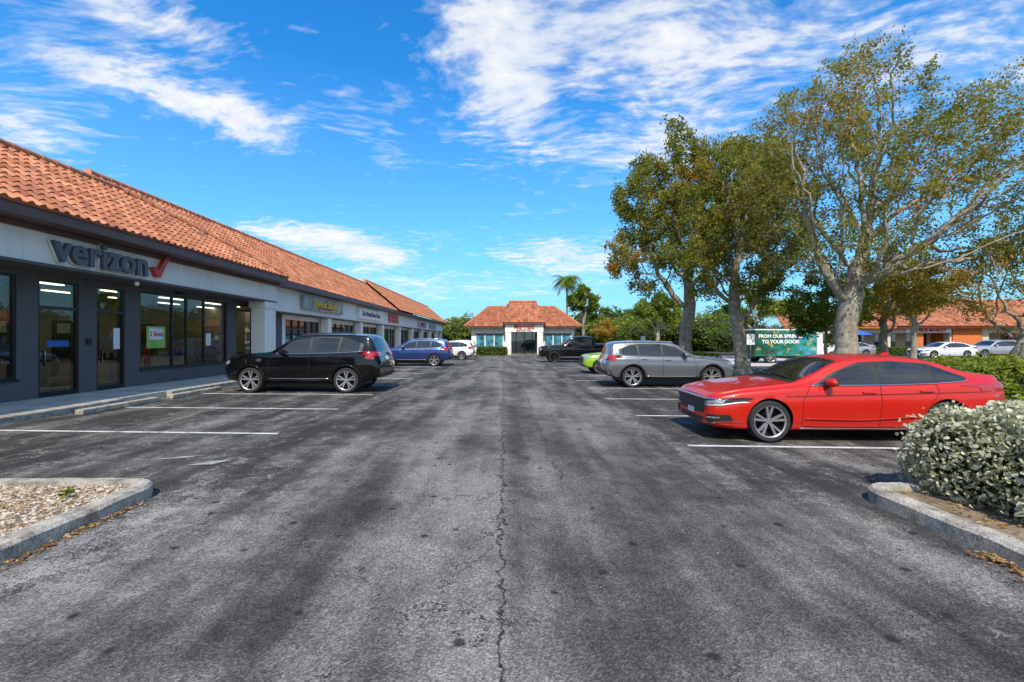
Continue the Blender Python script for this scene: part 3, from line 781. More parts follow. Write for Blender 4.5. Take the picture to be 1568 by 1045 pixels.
def build_car(name, loc, rotz, S, paint, rim=None, scale=1.0):
    rim = rim or M['rim']
    par = empty(name, loc, rotz); par.scale = (scale, scale, scale)
    L, W = S['L'], S['W']
    sig = S.get('sig', .05)
    zb = curve_fn(S['zb'], L, .03); zs = curve_fn(S['zs'], L, .05); zt = curve_fn(S['zt'], L, sig); pn = curve_fn(S['plan'], L, .015)
    tum = S.get('tum', .36)
    xs = sorted(set([round(v, 4) for v in list(np.linspace(0, L, 96))+[.01, .025, .04, .07, L-.01, L-.025, L-.04, L-.07]]))
    rings = []
    for x in xs:
        w_ = W*pn(x); b0 = zb(x); s0 = zs(x); t0 = max(zt(x), s0+.04); h = s0-b0
        ws = .955*w_; T = t0-s0; wr = ws-.03-T*tum; e = min(.085, T*.42); c = .035*min(1, T/.3)+.01
        half = [(0, b0), (.5*w_, b0), (.86*w_, b0), (.94*w_, b0+.03), (.965*w_, b0+.1*h+.02), (.972*w_, b0+.25*h), (.992*w_, b0+.42*h), (1.0*w_, b0+.58*h), (.998*w_, b0+.72*h),
                (.982*w_, b0+.80*h), (.978*w_, b0+.9*h), (ws+.006, s0-.008), (ws-.012, s0+.006)]
        bx, bz = wr, t0-e-c
        ax_, az_ = ws-.012, s0+.006
        for q in (.15, .3, .45, .6, .75, .9, 1):
            bl = .012*math.sin(math.pi*q)*min(1, T/.3)
            half.append((ax_+(bx-ax_)*q+bl, az_+(bz-az_)*q))
        for q in (30, 60, 90):
            half.append((wr-e*(1-math.cos(R(q)))*1.0, t0-e-c+e*math.sin(R(q))*.93))
        yy = wr-e
        ztop0 = t0-e-c+e*.93
        for q in (.85, .65, .45, .2, 0):
            half.append((yy*q, t0-(t0-ztop0)*q*q))
        ring = [(x, y, z) for y, z in half]+[(x, -y, z) for y, z in half[-2:0:-1]]
        rings.append(ring)
    n = len(rings[0]); verts = [p for r_ in rings for p in r_]; faces = []
    for i in range(len(rings)-1):
        for k in range(n):
            a = i*n+k; b_ = i*n+(k+1) % n
            faces.append((a, b_, b_+n, a+n))
    faces.append(tuple(range(n))[::-1]); faces.append(tuple(range((len(rings)-1)*n, len(rings)*n)))
    bvh = BVHTree.FromPolygons([Vector(v) for v in verts], faces)
    body = mk('body', verts, faces, [paint, M['bplastic']], parent=None, smooth=True)
    bm = bmesh.new(); bm.from_mesh(body.data); bmesh.ops.recalc_face_normals(bm, faces=bm.faces); bm.to_mesh(body.data); bm.free()
    Rw = S['R']
    cmb = MB()
    for x in (S['xf'], S['xr']):
        for sd in (1, -1):
            cmb.cyl((x, sd*(W-.30), Rw+.015), (x, sd*(W+.3), Rw+.015), Rw*S.get('arch', 1.13), None, 40, 1)
    cut = cmb.build('cut', [paint, M['bplastic']])
    bm = bmesh.new(); bm.from_mesh(cut.data); bmesh.ops.recalc_face_normals(bm, faces=bm.faces); bm.to_mesh(cut.data); bm.free()
    md = body.modifiers.new('b', 'BOOLEAN'); md.operation = 'DIFFERENCE'; md.object = cut; md.solver = 'EXACT'
    dg = bpy.context.evaluated_depsgraph_get(); dg.update()
    me2 = bpy.data.meshes.new_from_object(body.evaluated_get(dg))
    body.modifiers.clear(); body.data = me2
    bpy.data.objects.remove(cut)
    me2.polygons.foreach_set('use_smooth', [True]*len(me2.polygons)); me2.set_sharp_from_angle(angle=R(42))
    body.parent = par
    def cast(kind, a, b_):
        if kind == 's+': o_, d = Vector((a, 4, b_)), Vector((0, -1, 0))
        elif kind == 's-': o_, d = Vector((a, -4, b_)), Vector((0, 1, 0))
        elif kind == 'f': o_, d = Vector((-3, a, b_)), Vector((1, 0, 0))
        elif kind == 'r': o_, d = Vector((L+3, a, b_)), Vector((-1, 0, 0))
        else: o_, d = Vector((a, b_, 5)), Vector((0, 0, -1))
        h = bvh.ray_cast(o_, d)
        if h[0] is None:
            h = bvh.find_nearest(o_+d*3 if kind[0] == 's' else o_+d*3.2)
        nn = h[1]
        if nn.dot(d) > 0: nn = -nn
        return h[0], nn
    def patch(pname, kind, lo, hi, mat, off=.004, cols=24, rows=6, thick=0):
        kinds = ['s+', 's-'] if kind == 's' else [kind]
        mirror = kind in ('f', 'r') and min(p[0] for p in lo) > 0
        def rs(pl, u):
            u *= len(pl)-1; i = min(int(u), len(pl)-2); f = u-i
            return pl[i][0]*(1-f)+pl[i+1][0]*f, pl[i][1]*(1-f)+pl[i+1][1]*f
        V = []; F = []
        for kd in kinds:
            for mi in ((1, -1) if mirror else (1,)):
                base = len(V)
                for j in range(rows+1):
                    for i in range(cols+1):
                        a0 = rs(lo, i/cols); a1 = rs(hi, i/cols); q = j/rows
                        p, nn = cast(kd, (a0[0]*(1-q)+a1[0]*q)*mi, a0[1]*(1-q)+a1[1]*q)
                        V.append((p+nn*off)[:])
                for j in range(rows):
                    for i in range(cols):
                        a = base+j*(cols+1)+i
                        F.append((a, a+1, a+cols+2, a+cols+1))
        ob = mk(pname, V, F, mat, parent=par, smooth=True)
        if thick:
            md = ob.modifiers.new('s', 'SOLIDIFY'); md.thickness = thick; md.offset = 1
        return ob
    def strip(pname, kind, pts, wd, mat, off=.003, cols=24, thick=0):
        lo = []; hi = []
        for i, p in enumerate(pts):
            q = pts[min(i+1, len(pts)-1)]; o_ = pts[max(i-1, 0)]
            d = Vector((q[0]-o_[0], q[1]-o_[1])).normalized(); nx, nz = -d.y*wd/2, d.x*wd/2
            lo.append((p[0]-nx, p[1]-nz)); hi.append((p[0]+nx, p[1]+nz))
        return patch(pname, kind, lo, hi, mat, off, cols, 1, thick)
    S['detail'](S, patch, strip, par, paint, bvh, cast)
    if S.get('clad'):
        for x in (S['xf'], S['xr']):
            r0 = Rw*S.get('arch', 1.13); lo = []; hi = []
            for k in range(17):
                a = R(-8)+R(196)*k/16
                lo.append((x+r0*1.005*math.cos(a), Rw+.015+r0*1.005*math.sin(a))); hi.append((x+(r0+.055)*math.cos(a), Rw+.015+(r0+.055)*math.sin(a)))
            patch('arch_trim', 's', lo, hi, S['clad'], .008, 32, 1, .008)
    tw = S.get('tw', .235)
    for nm, x in (('front', S['xf']), ('rear', S['xr'])):
        for sd in (1, -1):
            wheel(par, 'wheel_'+nm, x, sd*(W-tw/2-.025), Rw, tw, sd, S.get('spokes', 5), rim)
    mb = MB(); mb.box(S['xf']-.2, S['xr']+.3, -W*.7, W*.7, .16, .3, 0, .02); mb.build('underbody', M['bplastic'], par)
    return par

def mirrors(par, x, y, z, paint, s=1):
    for sd in (1, -1):
        bm = bmesh.new(); bmesh.ops.create_uvsphere(bm, u_segments=16, v_segments=10, radius=1)
        for v in bm.verts:
            c = v.co; c.x = (c.x*.085 if c.x < 0 else c.x*.05)*s; c.y *= .12*s; c.z *= .075*s
            c += Vector((x, sd*(y+.09), z))
        me = bpy.data.meshes.new('mirror'); bm.to_mesh(me); bm.free(); me.materials.append(paint)
        me.polygons.foreach_set('use_smooth', [True]*len(me.polygons)); link(bpy.data.objects.new('mirror', me), par)
        mb = MB(); mb.box(x+.045*s, x+.055*s, sd*y+sd*.02-(.0 if sd > 0 else .14*s), sd*y+sd*.02+(.14*s if sd > 0 else 0), z-.05*s, z+.05*s, 0)
        mb.cyl((x, sd*(y-.08), z-.09*s), (x, sd*(y+.04), z-.03*s), .03*s, .02*s, 8, 0)
        mb.build('mirror_glass', M['bplastic'], par)

def handles(par, cast, pts, mat):
    mb = MB()
    for x, z in pts:
        for kd, sd in (('s+', 1), ('s-', -1)):
            p, _ = cast(kd, x, z)
            y0, y1 = sorted((p.y-sd*.01, p.y+sd*.03))
            mb.box(x-.1, x+.1, y0, y1, z-.014, z+.014, 0, .008)
    mb.build('door_handles', mat, par, smooth=True, sharp=R(50))

def sedan_detail(S, patch, strip, par, paint, bvh, cast):
    G, B = M['carglass'], M['bplastic']
    lo = [(1.64, .945), (2.0, .95), (2.5, .955), (3.0, .97), (3.6, .99), (4.10, 1.03)]
    hi = [(1.72, .975), (2.06, 1.165), (2.5, 1.32), (3.0, 1.345), (3.6, 1.30), (4.16, 1.075)]
    patch('window_trim', 's', lo, hi, B, .004, 40, 6)
    patch('front_window', 's', [(1.76, .968), (2.1, .972), (2.68, .978)], [(1.81, .99), (2.18, 1.19), (2.68, 1.31)], G, .008, 20, 6)
    patch('rear_window', 's', [(2.76, .98), (3.1, .99), (3.60, 1.01)], [(2.76, 1.315), (3.1, 1.32), (3.60, 1.27)], G, .008, 20, 6)
    patch('quarter_window', 's', [(3.65, 1.012), (3.8, 1.02), (4.04, 1.04)], [(3.65, 1.255), (3.8, 1.21), (4.06, 1.09)], G, .008, 10, 5)
    strip('window_chrome', 's', [(1.62, .937), (2.0, .941), (2.5, .946), (3.0, .958), (3.6, .978), (4.14, 1.02)], .014, M['chrome'], .008, 40, .004)
    patch('windscreen', 't', [(1.42, -.74), (1.75, -.70), (2.18, -.63)], [(1.42, .74), (1.75, .70), (2.18, .63)], G, .006, 20, 14)
    patch('windscreen_base', 't', [(1.34, -.74), (1.43, -.75)], [(1.34, .74), (1.43, .75)], B, .005, 4, 14)
    patch('rear_screen', 't', [(3.66, -.54), (3.9, -.56), (4.30, -.62)], [(3.66, .54), (3.9, .56), (4.30, .62)], G, .006, 20, 14)
    for pts in ([(1.60, .94), (1.46, .70), (1.45, .30)], [(2.72, .96), (2.72, .6), (2.70, .26)], [(3.60, .985), (3.66, .84), (3.52, .66), (3.38, .48), (3.34, .28)], [(1.45, .27), (2.3, .255), (3.33, .27)]):
        strip('door_gap', 's', pts, .010, M['seam'], .0025, 20)
    strip('sill_chrome', 's', [(1.42, .235), (2.3, .228), (3.38, .24)], .022, M['chrome'], .006, 20, .004)
    strip('crease', 's', [(1.2, .77), (2.4, .80), (3.6, .835), (4.5, .86)], .012, paint, .008, 30, .006)
    strip('lower_crease', 's', [(1.5, .40), (2.4, .38), (3.3, .44)], .02, paint, .010, 30, .008)
    strip('hood_gap', 't', [(.28, .70), (.7, .73), (1.35, .785)], .01, M['seam'], .0025, 20)
    strip('hood_gap2', 't', [(.28, -.70), (.7, -.73), (1.35, -.785)], .01, M['seam'], .0025, 20)
    handles(par, cast, [(2.52, .83), (3.44, .855)], paint)
    patch('grille', 'f', [(-.54, .43), (0, .41), (.54, .43)], [(-.66, .67), (0, .68), (.66, .67)], B, .008, 24, 6)
    for z in (.47, .51, .55, .59, .63): strip('grille_bar', 'f', [(-.52, z), (.52, z)], .008, M['rimdark'], .014, 16, .006)
    patch('chrome_wing', 'f', [(-.86, .685), (-.4, .68), (0, .68), (.4, .68), (.86, .685)], [(-.86, .705), (-.4, .715), (0, .718), (.4, .715), (.86, .705)], M['chrome'], .012, 40, 2, .006)
    patch('headlamp', 'f', [(.56, .59), (.72, .585), (.84, .60), (.90, .64)], [(.60, .675), (.72, .695), (.84, .715), (.90, .74)], B, .006, 26, 5)
    patch('headlamp_led', 'f', [(.62, .615), (.72, .61), (.85, .635)], [(.62, .65), (.72, .665), (.85, .695)], M['lamp'], .011, 22, 3)
    strip('drl', 'f', [(.58, .595), (.72, .592), (.85, .61), (.905, .665)], .016, M['signwhite'], .013, 26)
    patch('lower_intake', 'f', [(-.46, .27), (.46, .27)], [(-.54, .36), (.54, .36)], B, .008, 20, 4)
    patch('fog_recess', 'f', [(.62, .31), (.76, .32), (.87, .36)], [(.62, .43), (.76, .44), (.875, .45)], B, .008, 18, 4)
    strip('fog_lamp', 'f', [(.66, .385), (.83, .40)], .026, M['lamp'], .014, 10)
    strip('fog_chrome', 'f', [(.60, .30), (.76, .30), (.88, .34)], .014, M['chrome'], .012, 16)
    patch('number_plate', 'f', [(-.15, .38), (.15, .38)], [(-.15, .48), (.15, .48)], M['plate'], .016, 6, 3)
    patch('tail_lamp', 'r', [(.45, .92), (.7, .90), (.90, .84)], [(.45, 1.02), (.7, 1.02), (.90, .98)], M['tail'], .008, 20, 5)
    patch('tail_lamp_side', 's', [(4.55, .91), (4.80, .87)], [(4.55, .97), (4.80, .98)], M['tail'], .008, 10, 4)
    patch('rear_bumper', 'r', [(-.6, .40), (.6, .40)], [(-.7, .48), (.7, .48)], B, .008, 16, 3)
    patch('rear_plate', 'r', [(-.2, .70), (.2, .70)], [(-.2, .82), (.2, .82)], M['plate'], .01, 6, 3)
    mirrors(par, 1.88, .90, 1.0, paint)
    strip('wiper', 't', [(1.46, -.5), (1.52, .1)], .02, B, .02, 12, .01); strip('wiper2', 't', [(1.46, .05), (1.52, .6)], .02, B, .02, 12, .01)
    mb = MB(); p, _ = cast('t', 3.45, 0); mb.extrude_xz([(3.38, p.z-.01), (3.56, p.z-.02), (3.54, p.z+.045), (3.48, p.z+.04)], -.02, .02); mb.build('antenna_fin', paint, par)

SEDAN = dict(L=4.86, W=.935, R=.345, xf=.935, xr=3.78, tum=.32, sig=.05, arch=1.08, spokes=5,
    zb=[(0, .26), (.1, .22), (.35, .20), (.8, .19), (4.1, .20), (4.6, .26), (4.86, .36)],
    zt=[(0, .71), (.03, .775), (.12, .825), (.5, .90), (1.15, .98), (1.4, 1.01), (2.10, 1.36), (2.38, 1.425), (2.85, 1.45), (3.45, 1.43), (3.8, 1.365), (4.32, 1.17), (4.70, 1.14), (4.83, 1.105), (4.86, 1.0)],
    zs=[(0, .65), (.1, .73), (.5, .82), (1.3, .895), (2, .915), (3.4, .95), (4.2, 1.0), (4.7, 1.0), (4.86, .92)],
    plan=[(0, .76), (.03, .82), (.08, .87), (.18, .92), (.4, .965), (.8, .99), (1.3, 1), (3.8, 1), (4.3, .985), (4.56, .955), (4.74, .91), (4.82, .85), (4.86, .78)], detail=sedan_detail)

def suv_detail(S, patch, strip, par, paint, bvh, cast):
    G, B = M['carglass'], M['bplastic']
    k = S['L']/4.92; hz = S['H']/1.75
    def T(pts): return [(x*k, z*hz) for x, z in pts]
    def C(pts): return [(x*k, y) for x, y in pts]
    if S.get('boxy'): hi_r = [(4.46, 1.50)]; zr = 1.60
    else: hi_r = [(4.42, 1.42)]; zr = 1.57
    patch('window_trim', 's', T([(1.66, 1.13), (2.3, 1.14), (3.0, 1.15), (3.7, 1.17), (4.38, 1.21)]), T([(1.76, 1.20), (2.22, 1.50), (2.9, 1.625), (3.7, 1.62)]+hi_r), B, .004, 40, 6)
    patch('front_window', 's', T([(1.80, 1.155), (2.3, 1.16), (2.72, 1.17)]), T([(1.88, 1.23), (2.26, 1.475), (2.72, 1.585)]), G, .008, 18, 6)
    patch('rear_window', 's', T([(2.80, 1.172), (3.2, 1.18), (3.60, 1.195)]), T([(2.80, 1.593), (3.2, 1.60), (3.66, 1.595)]), G, .008, 18, 6)
    patch('quarter_window', 's', T([(3.68, 1.20), (3.95, 1.21), (4.28, 1.235)]), T([(3.74, 1.59), (3.98, zr), (4.32, 1.44 if not S.get('boxy') else 1.50)]), G, .008, 12, 5)
    strip('window_chrome', 's', T([(1.66, 1.122), (2.3, 1.13), (3.0, 1.14), (3.7, 1.16), (4.38, 1.20)]), .016, S.get('wchrome', M['chrome']), .008, 40, .004)
    patch('windscreen', 't', C([(1.50, -.78), (1.8, -.74), (2.14, -.68)]), C([(1.50, .78), (1.8, .74), (2.14, .68)]), G, .006, 18, 14)
    if S.get('roofrails', True):
        for sd in (1, -1):
            strip('roof_rail', 't', C([(2.3, sd*.64), (3.2, sd*.66), (4.1, sd*.64)]), .03, S.get('rail', M['chrome']), .02, 30, .03)
    yw = .70 if S['W'] > .95 else .62
    zt0, zt1 = S['rw']
    patch('rear_screen', 'r', [(-yw, zt0), (0, zt0-.01), (yw, zt0)], [(-yw+.08, zt1), (0, zt1+.015), (yw-.08, zt1)], G, .008, 24, 8)
    patch('tail_lamp', 'r', [(yw-.28, zt0-.20), (yw, zt0-.21), (S['W']*.93, zt0-.17)], [(yw-.28, zt0-.09), (yw, zt0-.06), (S['W']*.93, zt0-.04)], M['tail'], .012, 24, 5, .006)
    patch('tail_lamp_side', 's', T([(4.50, 1.0), (4.76, .97)]), T([(4.52, 1.08), (4.74, 1.10)]), M['tail'], .012, 6, 4)
    patch('rear_plate', 'r', [(-.2, zt0-.32), (.2, zt0-.32)], [(-.2, zt0-.2), (.2, zt0-.2)], M['plate'], .01, 6, 3)
    patch('rear_bumper', 'r', [(-.85, .40), (0, .38), (.85, .40)], [(-.85, .60), (0, .60), (.85, .60)], B, .01, 24, 5)
    patch('rear_reflector', 'r', [(.5, .62), (.8, .62)], [(.5, .645), (.8, .645)], M['tail'], .014, 8, 2)
    for pts in ([(1.60, 1.12), (1.48, .85), (1.47, .42)], [(2.76, 1.14), (2.76, .8), (2.74, .38)], [(3.66, 1.17), (3.72, .98), (3.58, .78), (3.40, .60), (3.36, .40)]):
        strip('door_gap', 's', T(pts), .012, M['seam'], .0025, 20)
    if S.get('crease', True): strip('crease', 's', T([(1.3, .93), (2.4, .955), (3.8, .99), (4.4, 1.0)]), .014, paint, .008, 30, .006)
    strip('hood_gap', 't', C([(.3, .74), (.8, .78), (1.45, .84)]), .01, M['seam'], .0025, 20); strip('hood_gap2', 't', C([(.3, -.74), (.8, -.78), (1.45, -.84)]), .01, M['seam'], .0025, 20)
    patch('sill_cladding', 's', T([(1.40, .33), (2.4, .325), (3.42, .33)]), T([(1.40, .41), (2.4, .405), (3.42, .41)]), S['clad'] or B, .006, 20, 3)
    strip('sill_chrome', 's', T([(1.48, .42), (2.4, .415), (3.38, .42)]), .018, M['chrome'], .009, 20, .004)
    handles(par, cast, T([(2.56, 1.02), (3.46, 1.05)]), S.get('hmat', paint))
    W = S['W']; h0 = S['hl']
    patch('grille', 'f', [(-.42, h0-.22), (0, h0-.24), (.42, h0-.22)], [(-.46, h0+.06), (0, h0+.07), (.46, h0+.06)], B, .01, 20, 6)
    strip('grille_rim', 'f', [(-.46, h0+.07), (0, h0+.08), (.46, h0+.07)], .02, M['chrome'], .014, 20, .006)
    patch('headlamp', 'f', [(.50, h0-.05), (.72, h0-.05), (W*.92, h0-.0)], [(.50, h0+.07), (.72, h0+.08), (W*.92, h0+.10)], M['lamp'], .008, 24, 5)
    patch('lower_intake', 'f', [(-.7, h0-.42), (0, h0-.44), (.7, h0-.42)], [(-.7, h0-.30), (0, h0-.30), (.7, h0-.30)], B, .01, 24, 4)
    mirrors(par, 1.94*k, W-.05, 1.20*hz, paint, 1.15)

def suv(L=4.92, W=1.0, H=1.75, Rw=.375, boxy=False, clad=None, **kw):
    k = L/4.92; h = H/1.75
    if boxy:
        zt = [(0, .82), (.05, .99), (.2, 1.06), (.7, 1.13), (1.38, 1.19), (1.5, 1.21), (2.1, 1.62), (2.35, 1.71), (3.0, 1.75), (3.9, 1.74), (4.55, 1.70), (4.66, 1.62), (4.80, 1.16), (4.88, 1.0), (4.92, .85)]
        zs_ = [(0, .74), (.3, .96), (1.3, 1.07), (2.5, 1.09), (4, 1.11), (4.7, 1.09), (4.92, .8)]
    else:
        zt = [(0, .88), (.04, 1.01), (.2, 1.09), (.7, 1.15), (1.35, 1.195), (1.5, 1.22), (2.08, 1.61), (2.35, 1.71), (3.0, 1.75), (3.9, 1.74), (4.46, 1.70), (4.60, 1.63), (4.80, 1.22), (4.89, 1.02), (4.92, .85)]
        zs_ = [(0, .80), (.2, 1.0), (1.3, 1.075), (2.5, 1.09), (4, 1.12), (4.7, 1.09), (4.92, .8)]
    sc = lambda P: [(a*k, b_*h) for a, b_ in P]
    d = dict(L=L, W=W, H=H, R=Rw, xf=.90*k, xr=3.90*k, tum=.25, sig=.04, arch=1.12, clad=clad,
        zb=sc([(0, .42), (.12, .35), (.5, .32), (4.3, .33), (4.7, .40), (4.92, .48)]), zt=sc(zt), zs=sc(zs_),
        plan=[(a*k, b_) for a, b_ in [(0, .74), (.03, .81), (.10, .88), (.22, .935), (.45, .97), (.8, 1), (4.2, 1), (4.6, .975), (4.8, .93), (4.88, .88), (4.92, .82)]],
        rw=(1.24*h, 1.58*h), hl=.84*h, detail=suv_detail)
    d.update(kw); return d

def pickup_detail(S, patch, strip, par, paint, bvh, cast):
    G, B = M['carglass'], M['bplastic']
    patch('front_window', 's', [(1.95, 1.24), (2.4, 1.25), (2.78, 1.26)], [(2.02, 1.32), (2.4, 1.66), (2.78, 1.72)], G, .008, 16, 5)
    patch('rear_window', 's', [(2.88, 1.26), (3.2, 1.27), (3.66, 1.28)], [(2.88, 1.725), (3.2, 1.73), (3.66, 1.68)], G, .008, 16, 5)
    patch('windscreen', 't', [(1.64, -.80), (2.16, -.70)], [(1.64, .80), (2.16, .70)], G, .006, 12, 12)
    for pts in ([(1.75, 1.2), (1.65, .9), (1.65, .45)], [(2.83, 1.22), (2.83, .45)], [(3.78, 1.25), (3.78, .45)]): strip('door_gap', 's', pts, .014, M['seam'], .0025, 14)
    patch('grille', 'f', [(-.55, .70), (.55, .70)], [(-.6, 1.05), (.6, 1.05)], M['rimdark'], .01, 16, 5)
    for z in (.78, .86, .94): strip('grille_bar', 'f', [(-.55, z), (.55, z)], .02, M['chrome'], .018, 12)
    patch('headlamp', 'f', [(.66, .84), (.9, .86)], [(.66, 1.02), (.9, 1.04)], M['lamp'], .01, 12, 4)
    patch('bumper', 'f', [(-.85, .46), (.85, .46)], [(-.85, .62), (.85, .62)], B, .02, 20, 3, .02)
    patch('tail_lamp', 'r', [(.78, .85), (.92, .85)], [(.78, 1.18), (.92, 1.18)], M['tail'], .01, 8, 4)
    handles(par, cast, [(2.62, 1.08), (3.6, 1.09)], B); mirrors(par, 2.1, .99, 1.32, B, 1.4)
PICK = dict(L=5.85, W=1.02, R=.41, xf=1.0, xr=4.65, tum=.22, sig=.03, arch=1.16, clad=M['bplastic'], tw=.28, spokes=6,
    zb=[(0, .50), (.15, .42), (5.5, .45), (5.85, .55)], zt=[(0, 1.02), (.06, 1.14), (.3, 1.20), (1.45, 1.28), (1.6, 1.32), (2.15, 1.78), (2.4, 1.88), (3.0, 1.91), (3.6, 1.88), (3.8, 1.80), (3.9, 1.36), (5.78, 1.33), (5.85, 1.24)],
    zs=[(0, .93), (.2, 1.10), (1.5, 1.16), (3.9, 1.21), (5.7, 1.25), (5.85, 1.15)],
    plan=[(0, .80), (.05, .87), (.2, .94), (.6, 1), (5.5, 1), (5.8, .98), (5.85, .95)], detail=pickup_detail)

red = carpaint('red_paint', (.52, .014, .006), .0, .35, .01, .65, .3)
blackp = carpaint('black_paint', (.003, .003, .0035), 0, .15, .004, 1, .1)
greyp = carpaint('grey_paint', (.16, .17, .185), .5, .33)
bluep = carpaint('blue_paint', (.015, .045, .17), .4, .3)
whitep = carpaint('white_paint', (.75, .75, .74), 0, .35)
greenp = carpaint('green_paint', (.26, .46, .02), .0, .35)
silverp = carpaint('silver_paint', (.45, .46, .47), .5, .35)

build_car('parked_sedan', (3.37, 8.17, 0), R(-1.5), SEDAN, red, scale=.968)
build_car('parked_suv', (-8.72, 15.05, 0), R(-2), suv(H=1.86, clad=blackp, rail=M['bplastic'], Rw=.39, arch=1.10), blackp)
build_car('parked_suv', (7.92, 16.4, 0), R(179), suv(L=4.42, W=.92, H=1.62, Rw=.36, boxy=True, clad=M['bplastic']), greyp)
build_car('parked_suv', (-8.1, 29.0, 0), R(-1), suv(L=4.8, W=.96, H=1.70, Rw=.37), bluep)
build_car('parked_hatchback', (-7.0, 37.9, 0), R(-1), suv(L=4.5, W=.92, H=1.55, Rw=.34), whitep)
build_car('parked_hatchback', (-7.1, 43.6, 0), 0, suv(L=4.5, W=.92, H=1.6, Rw=.34), whitep)
build_car('parked_pickup', (2.55, 33.1, 0), 0, PICK, blackp, M['rimdark'])
build_car('parked_hatchback', (3.85, 22.6, 0), 0, suv(L=4.05, W=.88, H=1.52, Rw=.33, boxy=True, roofrails=False), greenp)
build_car('distant_sedan', (36.0, 40, 0), 0, SEDAN, whitep)
build_car('distant_suv', (41.5, 41, 0), 0, suv(L=4.7, W=.93, H=1.62), silverp)
build_car('distant_sedan', (46.8, 42.5, 0), 0, SEDAN, whitep)
build_car('distant_sedan', (30.5, 44, 0), 0, SEDAN, silverp)

# delivery truck with wrapped sides
tr = empty('delivery_truck', (17.3, 32.5, 0))
def livery():
    m, t, b = newmat('truck_livery')
    P = t.n('ShaderNodeTexCoord').outputs['Object']
    xx = t.n('ShaderNodeSeparateXYZ', {0: P})
    n_ = t.noise(t.vmath('MULTIPLY', P, (.8, 1, 1.6)), 1.3, 5, .6)
    f = t.math('ADD', n_, t.math('MULTIPLY', t.math('SUBTRACT', xx.outputs[0], 3.0), .07))
    c = t.ramp(f, [(.3, (.008, .06, .035)), (.45, (.012, .15, .10)), (.58, (.03, .26, .30)), (.68, (.10, .36, .50)), (.78, (.55, .66, .62))])
    c = t.mix(t.ramp(t.noise(P, 3.2, 3), [(.60, 0), (.66, .8)]), c, (.45, .34, .08))
    t.set(b.inputs['Base Color'], c)
    b.inputs['Roughness'].default_value = .3
    return m
tealp = carpaint('teal_paint', (.02, .16, .12), 0, .35)
mb = MB()
mb.box(0, 4.3, -1.1, 1.1, .50, 2.28, 0, .05)
mb.box(.05, 4.25, -1.02, 1.02, 2.281, 2.36, 1, .02)
mb.box(-.02, 4.32, -1.115, 1.115, .50, .56, 5, .01)
for x in (1.4, 2.85): mb.box(x-.012, x+.012, -1.108, -1.098, .6, 2.22, 5)
mb.extrude_xz([(4.36, .45), (6.2, .45), (6.25, .95), (6.18, 1.25), (5.75, 1.38), (5.45, 2.08), (5.25, 2.18), (4.36, 2.18)], -1.0, 1.0, 2)
mb.extrude_xz([(4.75, 1.35), (5.62, 1.38), (5.36, 2.0), (4.75, 2.02)], -1.006, 1.006, 3)
mb.quad([(5.78, -.9, 1.40), (5.78, .9, 1.40), (5.50, .85, 2.06), (5.50, -.85, 2.06)], 3)
mb.box(4.6, 4.615, -1.004, 1.004, .5, 2.1, 4); mb.box(5.7, 5.715, -1.004, 1.004, .5, 1.36, 4)
mb.box(5.3, 5.5, -1.22, -1.02, 1.35, 1.65, 4)
mb.box(0, 6.0, -.5, .5, .35, .49, 4)
mb.build('body', [livery(), M['signwhite'], whitep, M['carglass'], M['bplastic'], tealp], tr)
for x in (1.1, 5.45):
    for sd in (1, -1): wheel(tr, 'wheel', x, sd*.99, .42, .26, sd, 8, M['rim'])
text('livery_text', 'FROM OUR SPRINGS', (1.75, -1.125, 1.86), (R(90), 0, 0), .33, M['signwhite'], tr, .003, .012)
text('livery_text_2', 'TO YOUR DOOR', (1.75, -1.125, 1.48), (R(90), 0, 0), .33, M['signwhite'], tr, .003, .012)

# ------------------------------------------------------------------ trees
def colonize(base, trunk_top, ells, natt, step=.33, infl=4.0, kill=.75, seed=0, iters=120, trop=.05):
    rg = np.random.RandomState(seed)
    att = []
    vols = np.array([e[3]*e[4]*e[5] for e in ells]); vols = vols/vols.sum()
    while len(att) < natt:
        e = ells[rg.choice(len(ells), p=vols)]
        d = rg.normal(size=3); d /= np.linalg.norm(d)
        r = rg.rand()**(1/2.4)
        r *= 1+.13*math.sin(d[0]*4+e[0])*math.sin(d[2]*5+e[2])+.08*rg.normal()
        att.append(np.array([e[0]+d[0]*r*e[3], e[1]+d[1]*r*e[4], e[2]+d[2]*r*e[5]]))
    att = np.array(att)
    base = np.array(base, float); top = np.array(trunk_top, float)
    n0 = max(2, int(np.linalg.norm(top-base)/step))
    nodes = [base+(top-base)*i/n0+np.array([rg.normal(0, .03), rg.normal(0, .03), 0])*(i > 0) for i in range(n0+1)]
    parent = [-1]+list(range(n0))
    nd = np.array(nodes)
    D = np.linalg.norm(att[:, None]-nd[None], axis=2)
    best = D.argmin(1); bd = D.min(1); alive = np.ones(len(att), bool)
    for it in range(iters):
        idx = np.where(alive & (bd < (infl if it > 4 else 30)))[0]
        if len(idx) == 0:
            idx = np.where(alive)[0]
            if len(idx) == 0: break
        acc = {}
        for i in idx:
            v = att[i]-nodes[best[i]]; v = v/(np.linalg.norm(v)+1e-6)
            acc.setdefault(int(best[i]), []).append(v)
        new = []
        for k, vs in acc.items():
            v = np.sum(vs, 0)/len(vs)+rg.normal(0, .17, 3)+np.array([0, 0, trop])
            l = np.linalg.norm(v)
            if l < .15: v = vs[0]; l = 1
            new.append((nodes[k]+v/l*step, k))
        if not new: break
        s0 = len(nodes)
        for q, k in new: nodes.append(q); parent.append(k)
        nn = np.array([q for q, _ in new])
        D = np.linalg.norm(att[:, None]-nn[None], axis=2)
        m_ = D.min(1); am = D.argmin(1); up = m_ < bd
        best[up] = s0+am[up]; bd[up] = m_[up]
        alive &= ~(bd < kill)
    return np.array(nodes), parent, rg

